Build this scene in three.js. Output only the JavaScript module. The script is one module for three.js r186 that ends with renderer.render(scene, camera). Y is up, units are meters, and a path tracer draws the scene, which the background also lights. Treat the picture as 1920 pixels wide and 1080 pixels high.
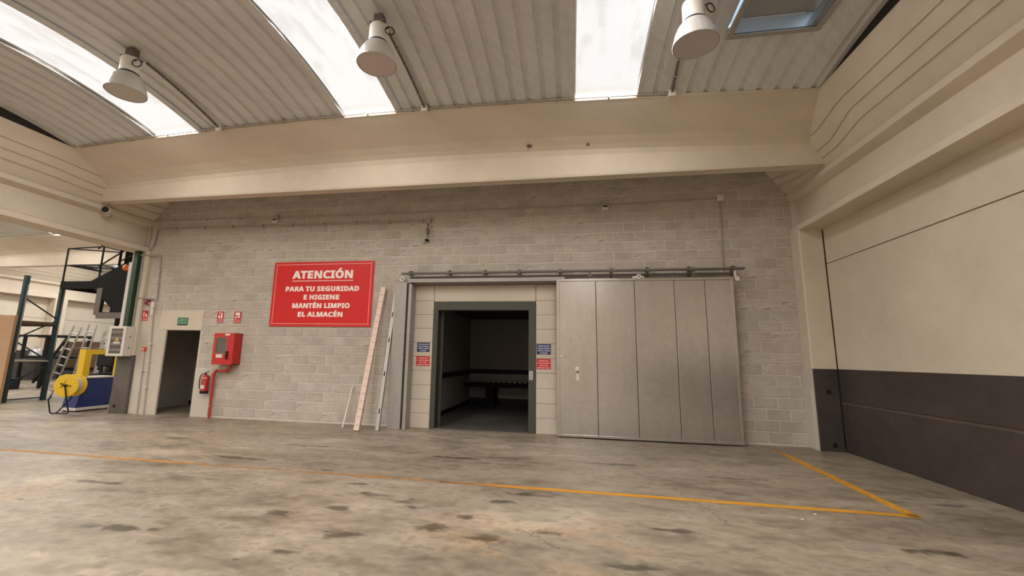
import * as THREE from 'three';
import { RectAreaLightUniformsLib } from 'three/addons/lights/RectAreaLightUniformsLib.js';
import { RoundedBoxGeometry } from 'three/addons/geometries/RoundedBoxGeometry.js';
import { mergeGeometries } from 'three/addons/utils/BufferGeometryUtils.js';

// ---------------------------------------------------------------- camera, sky, daylight, exposure
const scene = new THREE.Scene();
const camera = new THREE.PerspectiveCamera(2 * Math.atan(540 / 819.19) * 180 / Math.PI, 1920 / 1080, 0.05, 200);
camera.position.set(0, 1.466, 8.962);
camera.rotation.order = 'YXZ';
camera.rotation.set(0.1671, 0.1795, 0.0194);
camera.setViewOffset(1920, 1080, 38.35, 8.29, 1920, 1080);
const renderer = new THREE.WebGLRenderer({ antialias: true });
renderer.toneMapping = THREE.LinearToneMapping;
renderer.toneMappingExposure = 1.16;
renderer.shadowMap.enabled = true;
scene.background = new THREE.Color().setRGB(0.92, 1.12, 1.32);
scene.environment = null;
RectAreaLightUniformsLib.init();
const DAY = [9.2, 16, 17], DAY_LEFT = 13.5, DAYCOLOR = new THREE.Color().setRGB(1.0, 0.975, 0.94), GLOW = 0.56;  // rear bays and left nave set stronger than the seen bay, as added fill

// ---------------------------------------------------------------- helpers
let seed = 12345;
const rnd = () => { seed = (seed * 1664525 + 1013904223) >>> 0; return seed / 4294967296; };
const rr = (a, b) => a + (b - a) * rnd();
const used = {};
function numbered(n) { const k = used[n] = (used[n] ?? -1) + 1; return k ? n + '_' + String(k).padStart(3, '0') : n; }
function tag(o, label, category, group) { o.userData.label = label; o.userData.category = category; if (group) o.userData.group = group; return o; }
function thing(name, label, category, p = [0, 0, 0], turn = 0, group) {
  const o = new THREE.Group(); o.name = numbered(name); o.position.set(...p); o.rotation.y = turn; scene.add(o);
  return tag(o, label, category, group);
}
function struct(name) { const o = new THREE.Group(); o.name = name; o.userData.kind = 'structure'; scene.add(o); return o; }
const flat = (l) => Array.isArray(l) ? l.flat(Infinity) : [l];
function clean(g) {
  const n = g.index ? g.toNonIndexed() : g.clone();
  for (const k of Object.keys(n.attributes)) if (!['position', 'normal', 'uv', 'color'].includes(k)) n.deleteAttribute(k);
  return n;
}
function obj(name, geos, m, parent = scene, label) {
  const l = flat(geos), g = l.length > 1 ? mergeGeometries(l.map(clean)) : l[0];
  const o = new THREE.Mesh(g, m); o.name = parent === scene ? numbered(name) : name;
  o.castShadow = o.receiveShadow = true; parent.add(o);
  if (label) o.userData.label = label;
  return o;
}
// uv in metres by the dominant axis of each normal
function uvm(g0, du = 0, dv = 0, s = 1) {
  const g = g0.index ? g0.toNonIndexed() : g0, p = g.attributes.position, n = g.attributes.normal, uv = new Float32Array(p.count * 2);
  for (let i = 0; i < p.count; i++) {
    const ax = Math.abs(n.getX(i)), ay = Math.abs(n.getY(i)), az = Math.abs(n.getZ(i));
    const x = p.getX(i), y = p.getY(i), z = p.getZ(i);
    const [u, v] = ax > ay && ax > az ? [z, y] : ay > az ? [x, z] : [x, y];
    uv[2 * i] = u * s + du; uv[2 * i + 1] = v * s + dv;
  }
  g.setAttribute('uv', new THREE.BufferAttribute(uv, 2));
  return g;
}
const box = (x0, x1, y0, y1, z0, z1) => uvm(new THREE.BoxGeometry(x1 - x0, y1 - y0, z1 - z0).translate((x0 + x1) / 2, (y0 + y1) / 2, (z0 + z1) / 2));
const rbox = (x0, x1, y0, y1, z0, z1, r = 0.01) => uvm(new RoundedBoxGeometry(x1 - x0, y1 - y0, z1 - z0, 2, r).translate((x0 + x1) / 2, (y0 + y1) / 2, (z0 + z1) / 2));
const V = (a) => new THREE.Vector3(...a);
function rod(a, b, r, seg = 12) {
  const A = V(a), B = V(b), d = B.clone().sub(A), g = new THREE.CylinderGeometry(r, r, d.length(), seg);
  g.applyQuaternion(new THREE.Quaternion().setFromUnitVectors(new THREE.Vector3(0, 1, 0), d.clone().normalize()));
  return g.translate(...A.add(B).multiplyScalar(0.5).toArray());
}
function bar(a, b, w, h, up = [0, 1, 0]) { // square bar from a to b
  const A = V(a), B = V(b), d = B.clone().sub(A), z = d.clone().normalize(), u = V(up);
  if (Math.abs(u.dot(z)) > 0.98) u.set(0, 0, 1);
  const x = u.clone().cross(z).normalize(), y = z.clone().cross(x);
  const g = new THREE.BoxGeometry(w, h, d.length());
  g.applyMatrix4(new THREE.Matrix4().makeBasis(x, y, z));
  return g.translate(...A.add(B).multiplyScalar(0.5).toArray());
}
function pipe(pts, r, bend = 0.06, seg = 8) { // pipe with rounded corners
  const P = pts.map(V), path = new THREE.CurvePath();
  let last = P[0];
  for (let i = 1; i < P.length; i++) {
    if (i === P.length - 1) { path.add(new THREE.LineCurve3(last, P[i])); break; }
    const a = P[i].clone().add(P[i - 1].clone().sub(P[i]).setLength(Math.min(bend, P[i].distanceTo(P[i - 1]) / 2.1)));
    const b = P[i].clone().add(P[i + 1].clone().sub(P[i]).setLength(Math.min(bend, P[i].distanceTo(P[i + 1]) / 2.1)));
    path.add(new THREE.LineCurve3(last, a)); path.add(new THREE.QuadraticBezierCurve3(a, P[i], b)); last = b;
  }
  const out = [];
  for (const c of path.curves) out.push(new THREE.TubeGeometry(c, c.isLineCurve3 ? 1 : 6, r, seg, false));
  return out;
}
const lathe = (pts, seg = 32) => new THREE.LatheGeometry(pts.map((p) => new THREE.Vector2(...p)), seg);
// a strip lofted through sections (arrays of [x,y,z] of equal length)
function loft(sections, close = false) {
  const pos = [], uv = [], idx = [], n = sections[0].length;
  sections.forEach((s) => { let d = 0; s.forEach((p, j) => { if (j) d += V(p).distanceTo(V(s[j - 1])); pos.push(...p); uv.push(Math.abs(p[0]) > 1e9 ? 0 : (p[0] + p[2]), d); }); });
  for (let i = 0; i + 1 < sections.length; i++) for (let j = 0; j + 1 < n + (close ? 1 : 0); j++) {
    const a = i * n + j, b = i * n + (j + 1) % n, c = a + n, e = b + n;
    idx.push(a, c, b, b, c, e);
  }
  const g = new THREE.BufferGeometry();
  g.setAttribute('position', new THREE.Float32BufferAttribute(pos, 3)); g.setAttribute('uv', new THREE.Float32BufferAttribute(uv, 2)); g.setIndex(idx);
  const f = g.toNonIndexed(); f.computeVertexNormals(); return f;
}
function extr(pts, depth, axis = 'z', at = 0, bevel = 0) { // polygon [a,b] extruded along an axis
  const s = new THREE.Shape(pts.map((p) => new THREE.Vector2(...p)));
  const g = new THREE.ExtrudeGeometry(s, { depth, bevelEnabled: bevel > 0, bevelSize: bevel, bevelThickness: bevel, bevelSegments: 1 });
  if (axis === 'x') g.applyMatrix4(new THREE.Matrix4().set(0, 0, 1, at, 0, 1, 0, 0, -1, 0, 0, 0, 0, 0, 0, 1)); // (a,b,d) -> x=d, y=b, z=-a
  else g.translate(0, 0, at);
  return uvm(g);
}

function frame(x0, x1, y0, y1, hx0, hx1, hy0, hy1, z0, z1) { // flat frame round a rectangular hole
  const s = new THREE.Shape([[x0, y0], [x1, y0], [x1, y1], [x0, y1]].map((p) => new THREE.Vector2(...p)));
  s.holes.push(new THREE.Path([[hx0, hy0], [hx0, hy1], [hx1, hy1], [hx1, hy0]].map((p) => new THREE.Vector2(...p))));
  return uvm(new THREE.ExtrudeGeometry(s, { depth: z1 - z0 - 0.006, bevelEnabled: true, bevelSize: 0.003, bevelThickness: 0.003, bevelSegments: 1, bevelOffset: -0.003 }).translate(0, 0, z0 + 0.003));
}

// ---------------------------------------------------------------- textures
function tileNoise(w, h, cx, cy, oct = 4, gain = 0.5) {
  const out = new Float32Array(w * h); let amp = 1, tot = 0;
  for (let o = 0; o < oct; o++, amp *= gain, cx *= 2, cy *= 2) {
    const g = new Float32Array(cx * cy); for (let i = 0; i < g.length; i++) g[i] = rnd();
    for (let y = 0; y < h; y++) {
      const fy = y / h * cy, y0 = Math.floor(fy), ty = fy - y0, sy = ty * ty * (3 - 2 * ty), r0 = (y0 % cy) * cx, r1 = ((y0 + 1) % cy) * cx;
      for (let x = 0; x < w; x++) {
        const fx = x / w * cx, x0 = Math.floor(fx), tx = fx - x0, sx = tx * tx * (3 - 2 * tx), a = x0 % cx, b = (x0 + 1) % cx;
        out[y * w + x] += amp * ((g[r0 + a] * (1 - sx) + g[r0 + b] * sx) * (1 - sy) + (g[r1 + a] * (1 - sx) + g[r1 + b] * sx) * sy);
      }
    }
    tot += amp;
  }
  for (let i = 0; i < out.length; i++) out[i] /= tot;
  return out;
}
function dataTex(w, h, f, srgb = true, rep = 1) {
  const d = new Uint8Array(w * h * 4);
  for (let y = 0; y < h; y++) for (let x = 0; x < w; x++) {
    const c = f(x, y, y * w + x), i = (y * w + x) * 4;
    d[i] = Math.max(0, Math.min(255, c[0])); d[i + 1] = Math.max(0, Math.min(255, c[1])); d[i + 2] = Math.max(0, Math.min(255, c[2])); d[i + 3] = c[3] ?? 255;
  }
  const t = new THREE.DataTexture(d, w, h); t.wrapS = t.wrapT = THREE.RepeatWrapping; t.magFilter = THREE.LinearFilter; t.minFilter = THREE.LinearMipmapLinearFilter; t.generateMipmaps = true;
  if (srgb) t.colorSpace = THREE.SRGBColorSpace;
  t.repeat.set(rep, rep); t.needsUpdate = true; return t;
}
function canvasTex(w, h, draw) {
  const c = document.createElement('canvas'); c.width = w; c.height = h; draw(c.getContext('2d'), w, h);
  const t = new THREE.CanvasTexture(c); t.colorSpace = THREE.SRGBColorSpace; t.anisotropy = 4; return t;
}
const lerp = (a, b, t) => a + (b - a) * t, sst = (a, b, x) => { const t = Math.max(0, Math.min(1, (x - a) / (b - a))); return t * t * (3 - 2 * t); };

// fine grain for concrete and plaster (1.6 m tile)
const grainN = tileNoise(512, 512, 32, 32, 4, 0.65), grainB = tileNoise(512, 512, 4, 4, 4);
const grainTex = dataTex(512, 512, (x, y, i) => { const v = 255 * grainN[i]; return [v, v, v]; }, false, 1 / 1.6);
const plasterTex = dataTex(512, 512, (x, y, i) => { const v = 238 + 26 * (grainB[i] - 0.5) + 10 * (grainN[i] - 0.5); return [v, v, v - 1]; }, true, 1 / 3.2);
// painted dark skirting with scuffs
const scuffTex = dataTex(512, 512, (x, y, i) => { const v = 205 + 70 * (grainB[i] - 0.5) + 40 * (grainN[i] - 0.5); return [v, v, v]; }, true, 1 / 3);
// split concrete block face: dark scratches along the course (2 m tile)
const blockStreak = tileNoise(1024, 1024, 12, 80, 3, 0.6), blockBig = tileNoise(1024, 1024, 6, 8, 4, 0.55), blockFine = tileNoise(1024, 1024, 120, 160, 2);
const blockTex = dataTex(1024, 1024, (x, y, i) => {
  const dark = sst(0.66, 0.8, blockStreak[i]) * sst(0.45, 0.62, blockBig[i]);
  const v = 224 + 40 * (blockBig[i] - 0.5) + 22 * (blockFine[i] - 0.5) - 46 * dark; return [v, v - 1, v - 3];
}, true, 0.5);
const blockBump = dataTex(1024, 1024, (x, y, i) => { const v = 255 * (0.5 * blockFine[i] + 0.3 * blockStreak[i] + 0.2); return [v, v, v]; }, false, 0.5);
// floor: worn power-floated concrete, 18 m tile that starts at x=-13, z=-1
const FS = 2048, FM = 18;
const f1 = tileNoise(FS, FS, 10, 22, 5, 0.6), f2 = tileNoise(FS, FS, 34, 90, 4, 0.6), f3 = tileNoise(FS, FS, 160, 260, 3, 0.6), f4 = tileNoise(FS, FS, 5, 6, 3);
const spots = [[-1.41, 3.66, .16, .05], [-1.7, 4.43, .13, .1], [-2.15, 4.26, .2, .07], [-1.57, 4.56, .1, .05], [-3.7, 5.62, .3, .06], [-.72, 4.19, .16, .07], [-2.1, 5.72, .14, .06], [-.4, 3.9, .3, .07], [-2.4, 3.95, .2, .06], [-.2, 4.9, .22, .07], [.9, 4.6, .25, .05], [1.6, 5.6, .35, .08], [-5.2, 4.6, .4, .06], [-6.5, 5.2, .4, .07], [2.8, 4.6, .25, .06], [-1.2, 5.0, .2, .1], [-.7, 5.15, .18, .09], [-2.7, 5.0, .16, .06], [.4, 5.4, .2, .06], [-4.6, 3.2, .3, .06], [-3.1, 3.5, .2, .05], [-2.2, 4.75, .12, .06], [-1.0, 4.7, .16, .08], [-1.9, 5.35, .2, .08], [2.0, 2.6, .5, .05], [.6, 2.2, .5, .05], [-1.6, 2.4, .5, .06], [-4, 2.2, .6, .06], [3.9, 3.2, .3, .06]];
const stain = new Float32Array(FS * FS);
for (const [sx, sz, rx, rz] of spots) {
  const cx = (sx + 13) / FM * FS, cy = (sz + 1) / FM * FS, ax = rx / FM * FS, az = rz / FM * FS;
  for (let y = Math.floor(cy - 2 * az); y < cy + 2 * az; y++) for (let x = Math.floor(cx - 2 * ax); x < cx + 2 * ax; x++) {
    const i = ((y + FS) % FS) * FS + (x + FS) % FS, d = Math.hypot((x - cx) / ax, (y - cy) / az) + 1.6 * (f3[i] - 0.5) + 1.2 * (f2[i] - 0.5);
    stain[i] = Math.max(stain[i], 1 - sst(0.3, 1.15, d));
  }
}
for (const line of [[[-0.5, 4.88], [-0.36, 4.96], [-0.2, 5.12], [-0.1, 5.22]], [[-0.36, 4.96], [-0.22, 4.82]], [[1.16, 3.2], [1.24, 3.66], [1.36, 4.0], [1.4, 4.35]]]) for (let j = 0; j + 1 < line.length; j++) for (let t = 0; t < 1; t += 0.004) { // hairline cracks
  const x = Math.round((lerp(line[j][0], line[j + 1][0], t) + 13) / FM * FS + 2 * Math.sin(t * 17 + j)), y = Math.round((lerp(line[j][1], line[j + 1][1], t) + 1) / FM * FS + 1.5 * Math.cos(t * 23));
  stain[(y % FS) * FS + x % FS] = 0.65;
}
for (let k = 0; k < 420; k++) { // chips and drips
  const cx = rnd() * FS, cy = rnd() * FS, ax = rr(1.5, 7), az = rr(1, 2.6), s = rr(.3, .9);
  for (let y = Math.floor(cy - 2 * az); y < cy + 2 * az; y++) for (let x = Math.floor(cx - 2 * ax); x < cx + 2 * ax; x++) {
    const i = ((y + FS) % FS) * FS + (x + FS) % FS; stain[i] = Math.max(stain[i], s * (1 - sst(0.5, 1, Math.hypot((x - cx) / ax, (y - cy) / az))));
  }
}
const floorTex = dataTex(FS, FS, (x, y, i) => {
  const a = f1[i] - 0.5, b = f2[i] - 0.5, c = f3[i] - 0.5, d = f4[i] - 0.5;
  const wet = sst(0.56, 0.7, f2[i]) * sst(0.42, 0.62, f1[i]), pale = sst(0.58, 0.74, f1[i]), rust = sst(0.6, 0.75, f4[i]) * sst(0.5, 0.6, f2[i]);
  let v = 192 + 74 * a + 88 * b + 66 * c + 24 * d - 22 * wet + 16 * pale - 36 * sst(0.6, 0.72, f3[i]) * sst(0.46, 0.56, f2[i]); v *= 1 - 0.36 * stain[i];
  return [v + 3 + 5 * rust, v - 4 * rust, v - 9 - 14 * rust + 8 * wet];
}, true, 1 / FM);
const floorBump = dataTex(1024, 1024, (x, y, i) => { const j = y * 2 * FS + x * 2, v = 255 * (0.55 * f3[j] + 0.45 * f2[j]); return [v, v, v]; }, false, 1 / FM);
const floorRough = dataTex(1024, 1024, (x, y, i) => { const j = y * 2 * FS + x * 2, v = 255 * (0.5 + 0.5 * f2[j]); return [v, v, v]; }, false, 1 / FM);
floorTex.offset.set(13 / FM, 1 / FM); floorBump.offset.copy(floorTex.offset); floorRough.offset.copy(floorTex.offset);
// galvanised sheet
const galvS = tileNoise(512, 512, 24, 3, 4, 0.6), galvF = tileNoise(512, 512, 40, 40, 3);
const galvTex = dataTex(512, 512, (x, y, i) => { const v = 224 + 12 * (galvS[i] - 0.5) + 16 * (galvF[i] - 0.5) + 14 * (grainB[i] - 0.5); return [v, v, v]; }, true, 1 / 2.2);
// roof light sheet: dirt washed to its lower end
const dirtN = tileNoise(256, 512, 6, 8, 5, 0.6);
const skylightTex = dataTex(256, 512, (x, y, i) => {
  const e = 1 - y / 512, low = sst(0.8, 1, e), n = dirtN[i];
  const k = 1 - 0.5 * low * sst(0.56, 0.72, n) - 0.1 * sst(0.5, 0.7, n), s = 1 - 0.05 * sst(0.45, 0.5, Math.abs((x / 256) - 0.5));
  return [255 * k * s, 255 * Math.pow(k, 1.15) * s, 255 * Math.pow(k, 1.4) * s];
});
skylightTex.wrapS = skylightTex.wrapT = THREE.ClampToEdgeWrapping;

// ---------------------------------------------------------------- materials
const std = (c, rough = 0.8, extra = {}) => new THREE.MeshStandardMaterial({ color: c, roughness: rough, ...extra });
const lin = (r, g, b) => new THREE.Color().setRGB(r, g, b);
const M = {
  cream: std(lin(0.74, 0.645, 0.525), 0.75, { map: plasterTex, bumpMap: grainTex, bumpScale: 0.0012 }),
  panel: std(lin(0.74, 0.65, 0.53), 0.72, { map: plasterTex, bumpMap: grainTex, bumpScale: 0.001 }),
  dark: std(lin(0.085, 0.066, 0.056), 0.55, { map: scuffTex, bumpMap: grainTex, bumpScale: 0.001 }),
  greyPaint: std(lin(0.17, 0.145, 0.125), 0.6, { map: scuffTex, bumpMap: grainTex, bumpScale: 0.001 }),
  block: std(0xffffff, 0.92, { vertexColors: true, map: blockTex, bumpMap: blockBump, bumpScale: 0.006 }),
  mortar: std(lin(0.75, 0.665, 0.575), 0.95, { map: plasterTex, bumpMap: grainTex, bumpScale: 0.003 }),
  smoothBlock: std(lin(0.66, 0.575, 0.485), 0.85, { map: plasterTex, bumpMap: grainTex, bumpScale: 0.001 }),
  plaster: std(lin(0.66, 0.59, 0.51), 0.9, { map: plasterTex, bumpMap: grainTex, bumpScale: 0.003 }),
  joint: std(lin(0.16, 0.12, 0.09), 0.95),
  floor: std(lin(0.515, 0.436, 0.360), 0.62, { map: floorTex, bumpMap: floorBump, bumpScale: 0.012, roughnessMap: floorRough }),
  roof: std(lin(0.86, 0.85, 0.83), 0.55, { map: galvTex, side: THREE.DoubleSide }),
  galv: std(lin(0.66, 0.625, 0.58), 0.24, { map: galvTex, metalness: 0.75 }),
  galvPlain: std(lin(0.45, 0.44, 0.42), 0.45, { metalness: 0.6 }),
  steelGrey: std(lin(0.50, 0.475, 0.44), 0.5, { map: galvTex, metalness: 0.3 }),
  railGrey: std(lin(0.15, 0.132, 0.115), 0.5, { metalness: 0.4 }),
  white: std(lin(0.66, 0.62, 0.565), 0.5),
  pvc: std(lin(0.68, 0.62, 0.55), 0.5),
  pvcGrey: std(lin(0.36, 0.32, 0.275), 0.5),
  black: new THREE.MeshPhysicalMaterial({ color: lin(0.014, 0.014, 0.014), roughness: 0.55, specularIntensity: 0.5 }),
  blackSteel: new THREE.MeshPhysicalMaterial({ color: lin(0.012, 0.0112, 0.0105), roughness: 0.7, specularIntensity: 0.25 }),
  frameGreen: std(lin(0.062, 0.060, 0.048), 0.45, { metalness: 0.2 }),
  green: std(lin(0.012, 0.045, 0.018), 0.5),
  rackBlue: std(lin(0.012, 0.035, 0.042), 0.5),
  red: std(lin(0.50, 0.022, 0.018), 0.4),
  redPipe: std(lin(0.45, 0.03, 0.022), 0.45),
  yellow: std(lin(0.72, 0.46, 0.02), 0.45),
  blue: std(lin(0.012, 0.03, 0.16), 0.5),
  orange: std(lin(0.75, 0.18, 0.02), 0.35),
  pink: std(lin(0.74, 0.56, 0.49), 0.6),
  alu: std(lin(0.55, 0.53, 0.5), 0.4, { metalness: 0.7 }),
  card: std(lin(0.50, 0.31, 0.18), 0.9, { map: plasterTex }),
  brown: std(lin(0.12, 0.07, 0.04), 0.9, { map: plasterTex }),
  glass: new THREE.MeshPhysicalMaterial({ color: lin(0.75, 0.72, 0.68), roughness: 0.08, transmission: 0.9, thickness: 0 }),
  lens: std(lin(0.58, 0.52, 0.48), 0.3, { metalness: 0.3 }),
  lampGrey: new THREE.MeshPhysicalMaterial({ color: lin(0.43, 0.40, 0.375), roughness: 0.3, clearcoat: 0.4 }),
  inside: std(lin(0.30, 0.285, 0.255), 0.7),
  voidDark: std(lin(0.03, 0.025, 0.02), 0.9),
  skylight: new THREE.MeshPhysicalMaterial({ color: lin(0.9, 0.88, 0.85), roughness: 0.9, transmission: 0.25, thickness: 0, side: THREE.DoubleSide, emissive: lin(1, 0.985, 0.965), emissiveIntensity: GLOW, emissiveMap: skylightTex }),
};

// ---------------------------------------------------------------- the shell
const XR = 4.57, XC0 = -10.25, XC1 = -10.72, XL = -25.0, ZB = -16.75, ZF = 19.2;
const floor = struct('floor');
{
  const g = new THREE.PlaneGeometry(XR + 0.4 - (XL - 0.5), ZF - ZB + 1, 1, 1).rotateX(-Math.PI / 2).translate((XR + 0.4 + XL - 0.5) / 2, 0, (ZF + ZB) / 2);
  const b = box(XL - 0.5, XR + 0.4, -0.2, 0, ZB - 0.5, ZF + 0.5);
  obj('concrete_slab', b, M.floor, floor);
}
// block wall
const wallBack = struct('wall_back');
{
  const L = -10.25, R = 4.22, T = 5.7, zf = -0.006, zb = -0.2;
  const core = [box(-10.62, L, 3.83, T, zb, zf), box(L, -9.72, 0, 1.96, zb, zf), box(-9.73, -9.5, 0, 1.96, -0.035, zf), box(L, -3.31, 1.96, T, zb, zf), box(-8.555, -3.31, 0, 1.96, zb, zf), box(-3.31, 4.9, 3.0, T, zb, zf), box(-0.27, 4.9, 0, 3.0, zb, zf)];
  obj('mortar_bed', core, M.mortar, wallBack);
  const tint = () => { const t = rr(0.965, 1.045); return [0.64 * t * rr(.98, 1.02), 0.575 * t, 0.505 * t * rr(.97, 1.03)]; };
  function blockGeo(w, h, u, v, col) {
    const x = w / 2, y = h / 2, b = 0.006, d = 0.012, P = [[-x, -y, 0], [x, -y, 0], [x, y, 0], [-x, y, 0], [-x + b, -y + b, d], [x - b, -y + b, d], [x - b, y - b, d], [-x + b, y - b, d]];
    const q = [[4, 5, 6, 7], [0, 1, 5, 4], [1, 2, 6, 5], [2, 3, 7, 6], [3, 0, 4, 7]], pos = [];
    for (const [a, bb, c, e] of q) for (const k of [a, bb, c, a, c, e]) pos.push(...P[k]);
    const g = new THREE.BufferGeometry(); g.setAttribute('position', new THREE.Float32BufferAttribute(pos, 3)); g.computeVertexNormals();
    const uv = [], cs = []; for (let i = 0; i < pos.length; i += 3) { uv.push(pos[i] + u, pos[i + 1] + v); cs.push(...col); }
    g.setAttribute('uv', new THREE.Float32BufferAttribute(uv, 2)); g.setAttribute('color', new THREE.Float32BufferAttribute(cs, 3));
    return g;
  }
  const full = Array.from({ length: 24 }, () => blockGeo(0.387, 0.186, rnd() * 2, rnd() * 2, tint()));
  const holes = [[-9.72, -8.53, -1, 2.40], [-3.72, -0.2, -1, 3.0], [-0.2, 2.95, -1, 2.95]];
  const list = [];
  for (let k = 0; k < 28; k++) {
    const y = 0.04 + 0.2 * k + 0.1; let h = 0.186; if (y + 0.1 > T) continue;
    for (let n = -40; n < 20; n++) {
      let a = 3.693 + 0.4 * n + (k % 2 ? 0 : -0.2) + 0.0065, b = a + 0.387;
      a = Math.max(a, L + 0.004); b = Math.min(b, R - 0.004);
      let parts = [[a, b]];
      for (const [hx0, hx1, hy0, hy1] of holes) if (y > hy0 && y - 0.05 < hy1) parts = parts.flatMap(([p, q]) => [[p, Math.min(q, hx0 - 0.008)], [Math.max(p, hx1 + 0.008), q]].filter(([s, t]) => t - s > 0.03));
      for (const [p, q] of parts) if (q - p > 0.03) list.push({ x: (p + q) / 2, y, w: q - p });
    }
  }
  const seen = (b) => { const dx = b.x, dy = b.y - 1.466, dz = 8.96, d = Math.hypot(dx, dy, dz); return (b.y > 4.75 ? 0.3 : 1) * b.w * dz / (d * d * d); };
  list.sort((a, b) => seen(b) - seen(a));
  const rest = [];
  list.forEach((b, i) => {
    const g = b.w > 0.386 ? full[Math.floor(rnd() * full.length)] : blockGeo(b.w, 0.186, rnd() * 2, rnd() * 2, tint());
    const dz = rr(-0.002, 0.002), ry = rr(-0.004, 0.004);
    if (i < 300) { const o = obj('concrete_block', g, M.block, wallBack); o.position.set(b.x, b.y, zf - 0.002 + dz); o.rotation.y = ry; }
    else rest.push(g.clone().rotateY(ry).translate(b.x, b.y, zf - 0.002 + dz));
  });
  const o = obj('concrete_blocks', rest, M.block, wallBack); o.userData.kind = 'stuff';
  // smeared mortar foot, lintel over the small doorway, white reveal
  obj('mortar_foot', [rbox(-8.5, -3.75, 0, 0.035, -0.02, 0.016, 0.006), rbox(3.02, 4.2, 0, 0.035, -0.02, 0.016, 0.006)], M.plaster, wallBack);
  obj('lintel', rbox(-9.70, -8.53, 1.962, 2.385, -0.19, 0.014, 0.008), M.cream, wallBack);
  obj('door_reveal', [box(-9.62, -9.498, 0, 1.96, -0.034, 0.008), box(-8.556, -8.50, 0, 1.96, -0.2, 0.006)], M.plaster, wallBack);
  obj('plaster_patch', [rbox(L, -9.62, 0, 2.3, -0.03, 0.008, 0.004), rbox(-8.56, -8.1, 0, 1.1, -0.03, 0.009, 0.004), rbox(-3.62, -3.34, 3.0, 3.05, -0.02, 0.01, 0.004)], M.plaster, wallBack);
}
// landing of the goods lift: smooth blocks with fine joints, one long lintel panel
{
  const w = struct('wall_landing');
  obj('landing_core', [box(-3.33, -2.80, 0, 3.02, -0.24, -0.022), box(-0.81, -0.2, 0, 3.02, -0.24, -0.022), box(-2.85, -0.75, 2.48, 3.02, -0.24, -0.022)], M.joint, w);
  for (const [x0, x1] of [[-3.31, -2.872], [-0.688, -0.24]]) {
    let y = 0.003;
    for (const t of [0.301, 0.58, 0.872, 1.17, 1.46, 1.755, 2.05, 2.344, 2.64, 2.99]) { obj('smooth_block', rbox(x0 + 0.003, x1 - 0.003, y, t - 0.003, -0.06, rr(-0.003, 0.001), 0.004), M.smoothBlock, w); y = t + 0.002; }
  }
  obj('lintel_panel', rbox(-2.866, -0.694, 2.622, 2.99, -0.06, 0.002, 0.005), M.smoothBlock, w);
}
// rooms behind the wall: corridor behind the small doorway, lift car
{
  const w = struct('wall_corridor');
  obj('corridor_wall', [box(-10.62, -8.2, -0.01, 2.6, -2.2, -2.05), box(-8.35, -8.2, 0, 2.6, -2.2, -0.2), box(-10.66, -10.62, 0, 2.6, -2.2, -0.36), box(-10.62, -8.2, 2.5, 2.6, -2.2, -0.2)], std(lin(0.52, 0.475, 0.42), 0.8, { map: plasterTex }), w);
  obj('corridor_skirting', [box(-10.6, -8.35, 0, 0.1, -2.05, -2.035)], M.black, w);
}
{
  const w = struct('wall_lift');
  const x0 = -3.2, x1 = -0.25, z1 = -5.0, T = 2.68;
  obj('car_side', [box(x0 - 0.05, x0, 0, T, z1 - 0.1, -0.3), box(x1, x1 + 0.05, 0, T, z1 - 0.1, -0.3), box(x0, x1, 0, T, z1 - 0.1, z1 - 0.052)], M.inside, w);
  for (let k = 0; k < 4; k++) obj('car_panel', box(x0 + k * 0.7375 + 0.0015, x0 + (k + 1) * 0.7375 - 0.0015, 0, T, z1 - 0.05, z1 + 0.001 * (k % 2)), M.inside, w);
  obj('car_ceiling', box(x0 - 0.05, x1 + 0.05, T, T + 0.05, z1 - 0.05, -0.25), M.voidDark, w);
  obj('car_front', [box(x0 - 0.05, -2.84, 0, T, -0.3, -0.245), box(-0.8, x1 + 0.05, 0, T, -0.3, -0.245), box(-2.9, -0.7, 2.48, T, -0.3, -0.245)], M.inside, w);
  obj('car_floor', box(x0, x1, 0, 0.004, z1, -0.02), std(lin(0.16, 0.14, 0.12), 0.6, { map: scuffTex }), w);
  obj('bumper_rail', [rbox(x0, x1, 0.95, 1.09, z1, z1 + 0.05), rbox(x0, x0 + 0.05, 0.93, 1.06, z1, -0.35)], M.black, w);
  obj('car_skirting', [box(x0, x1, 0, 0.2, z1, z1 + 0.02), box(x0, x0 + 0.02, 0, 0.12, z1, -0.35)], M.black, w);
}
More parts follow.
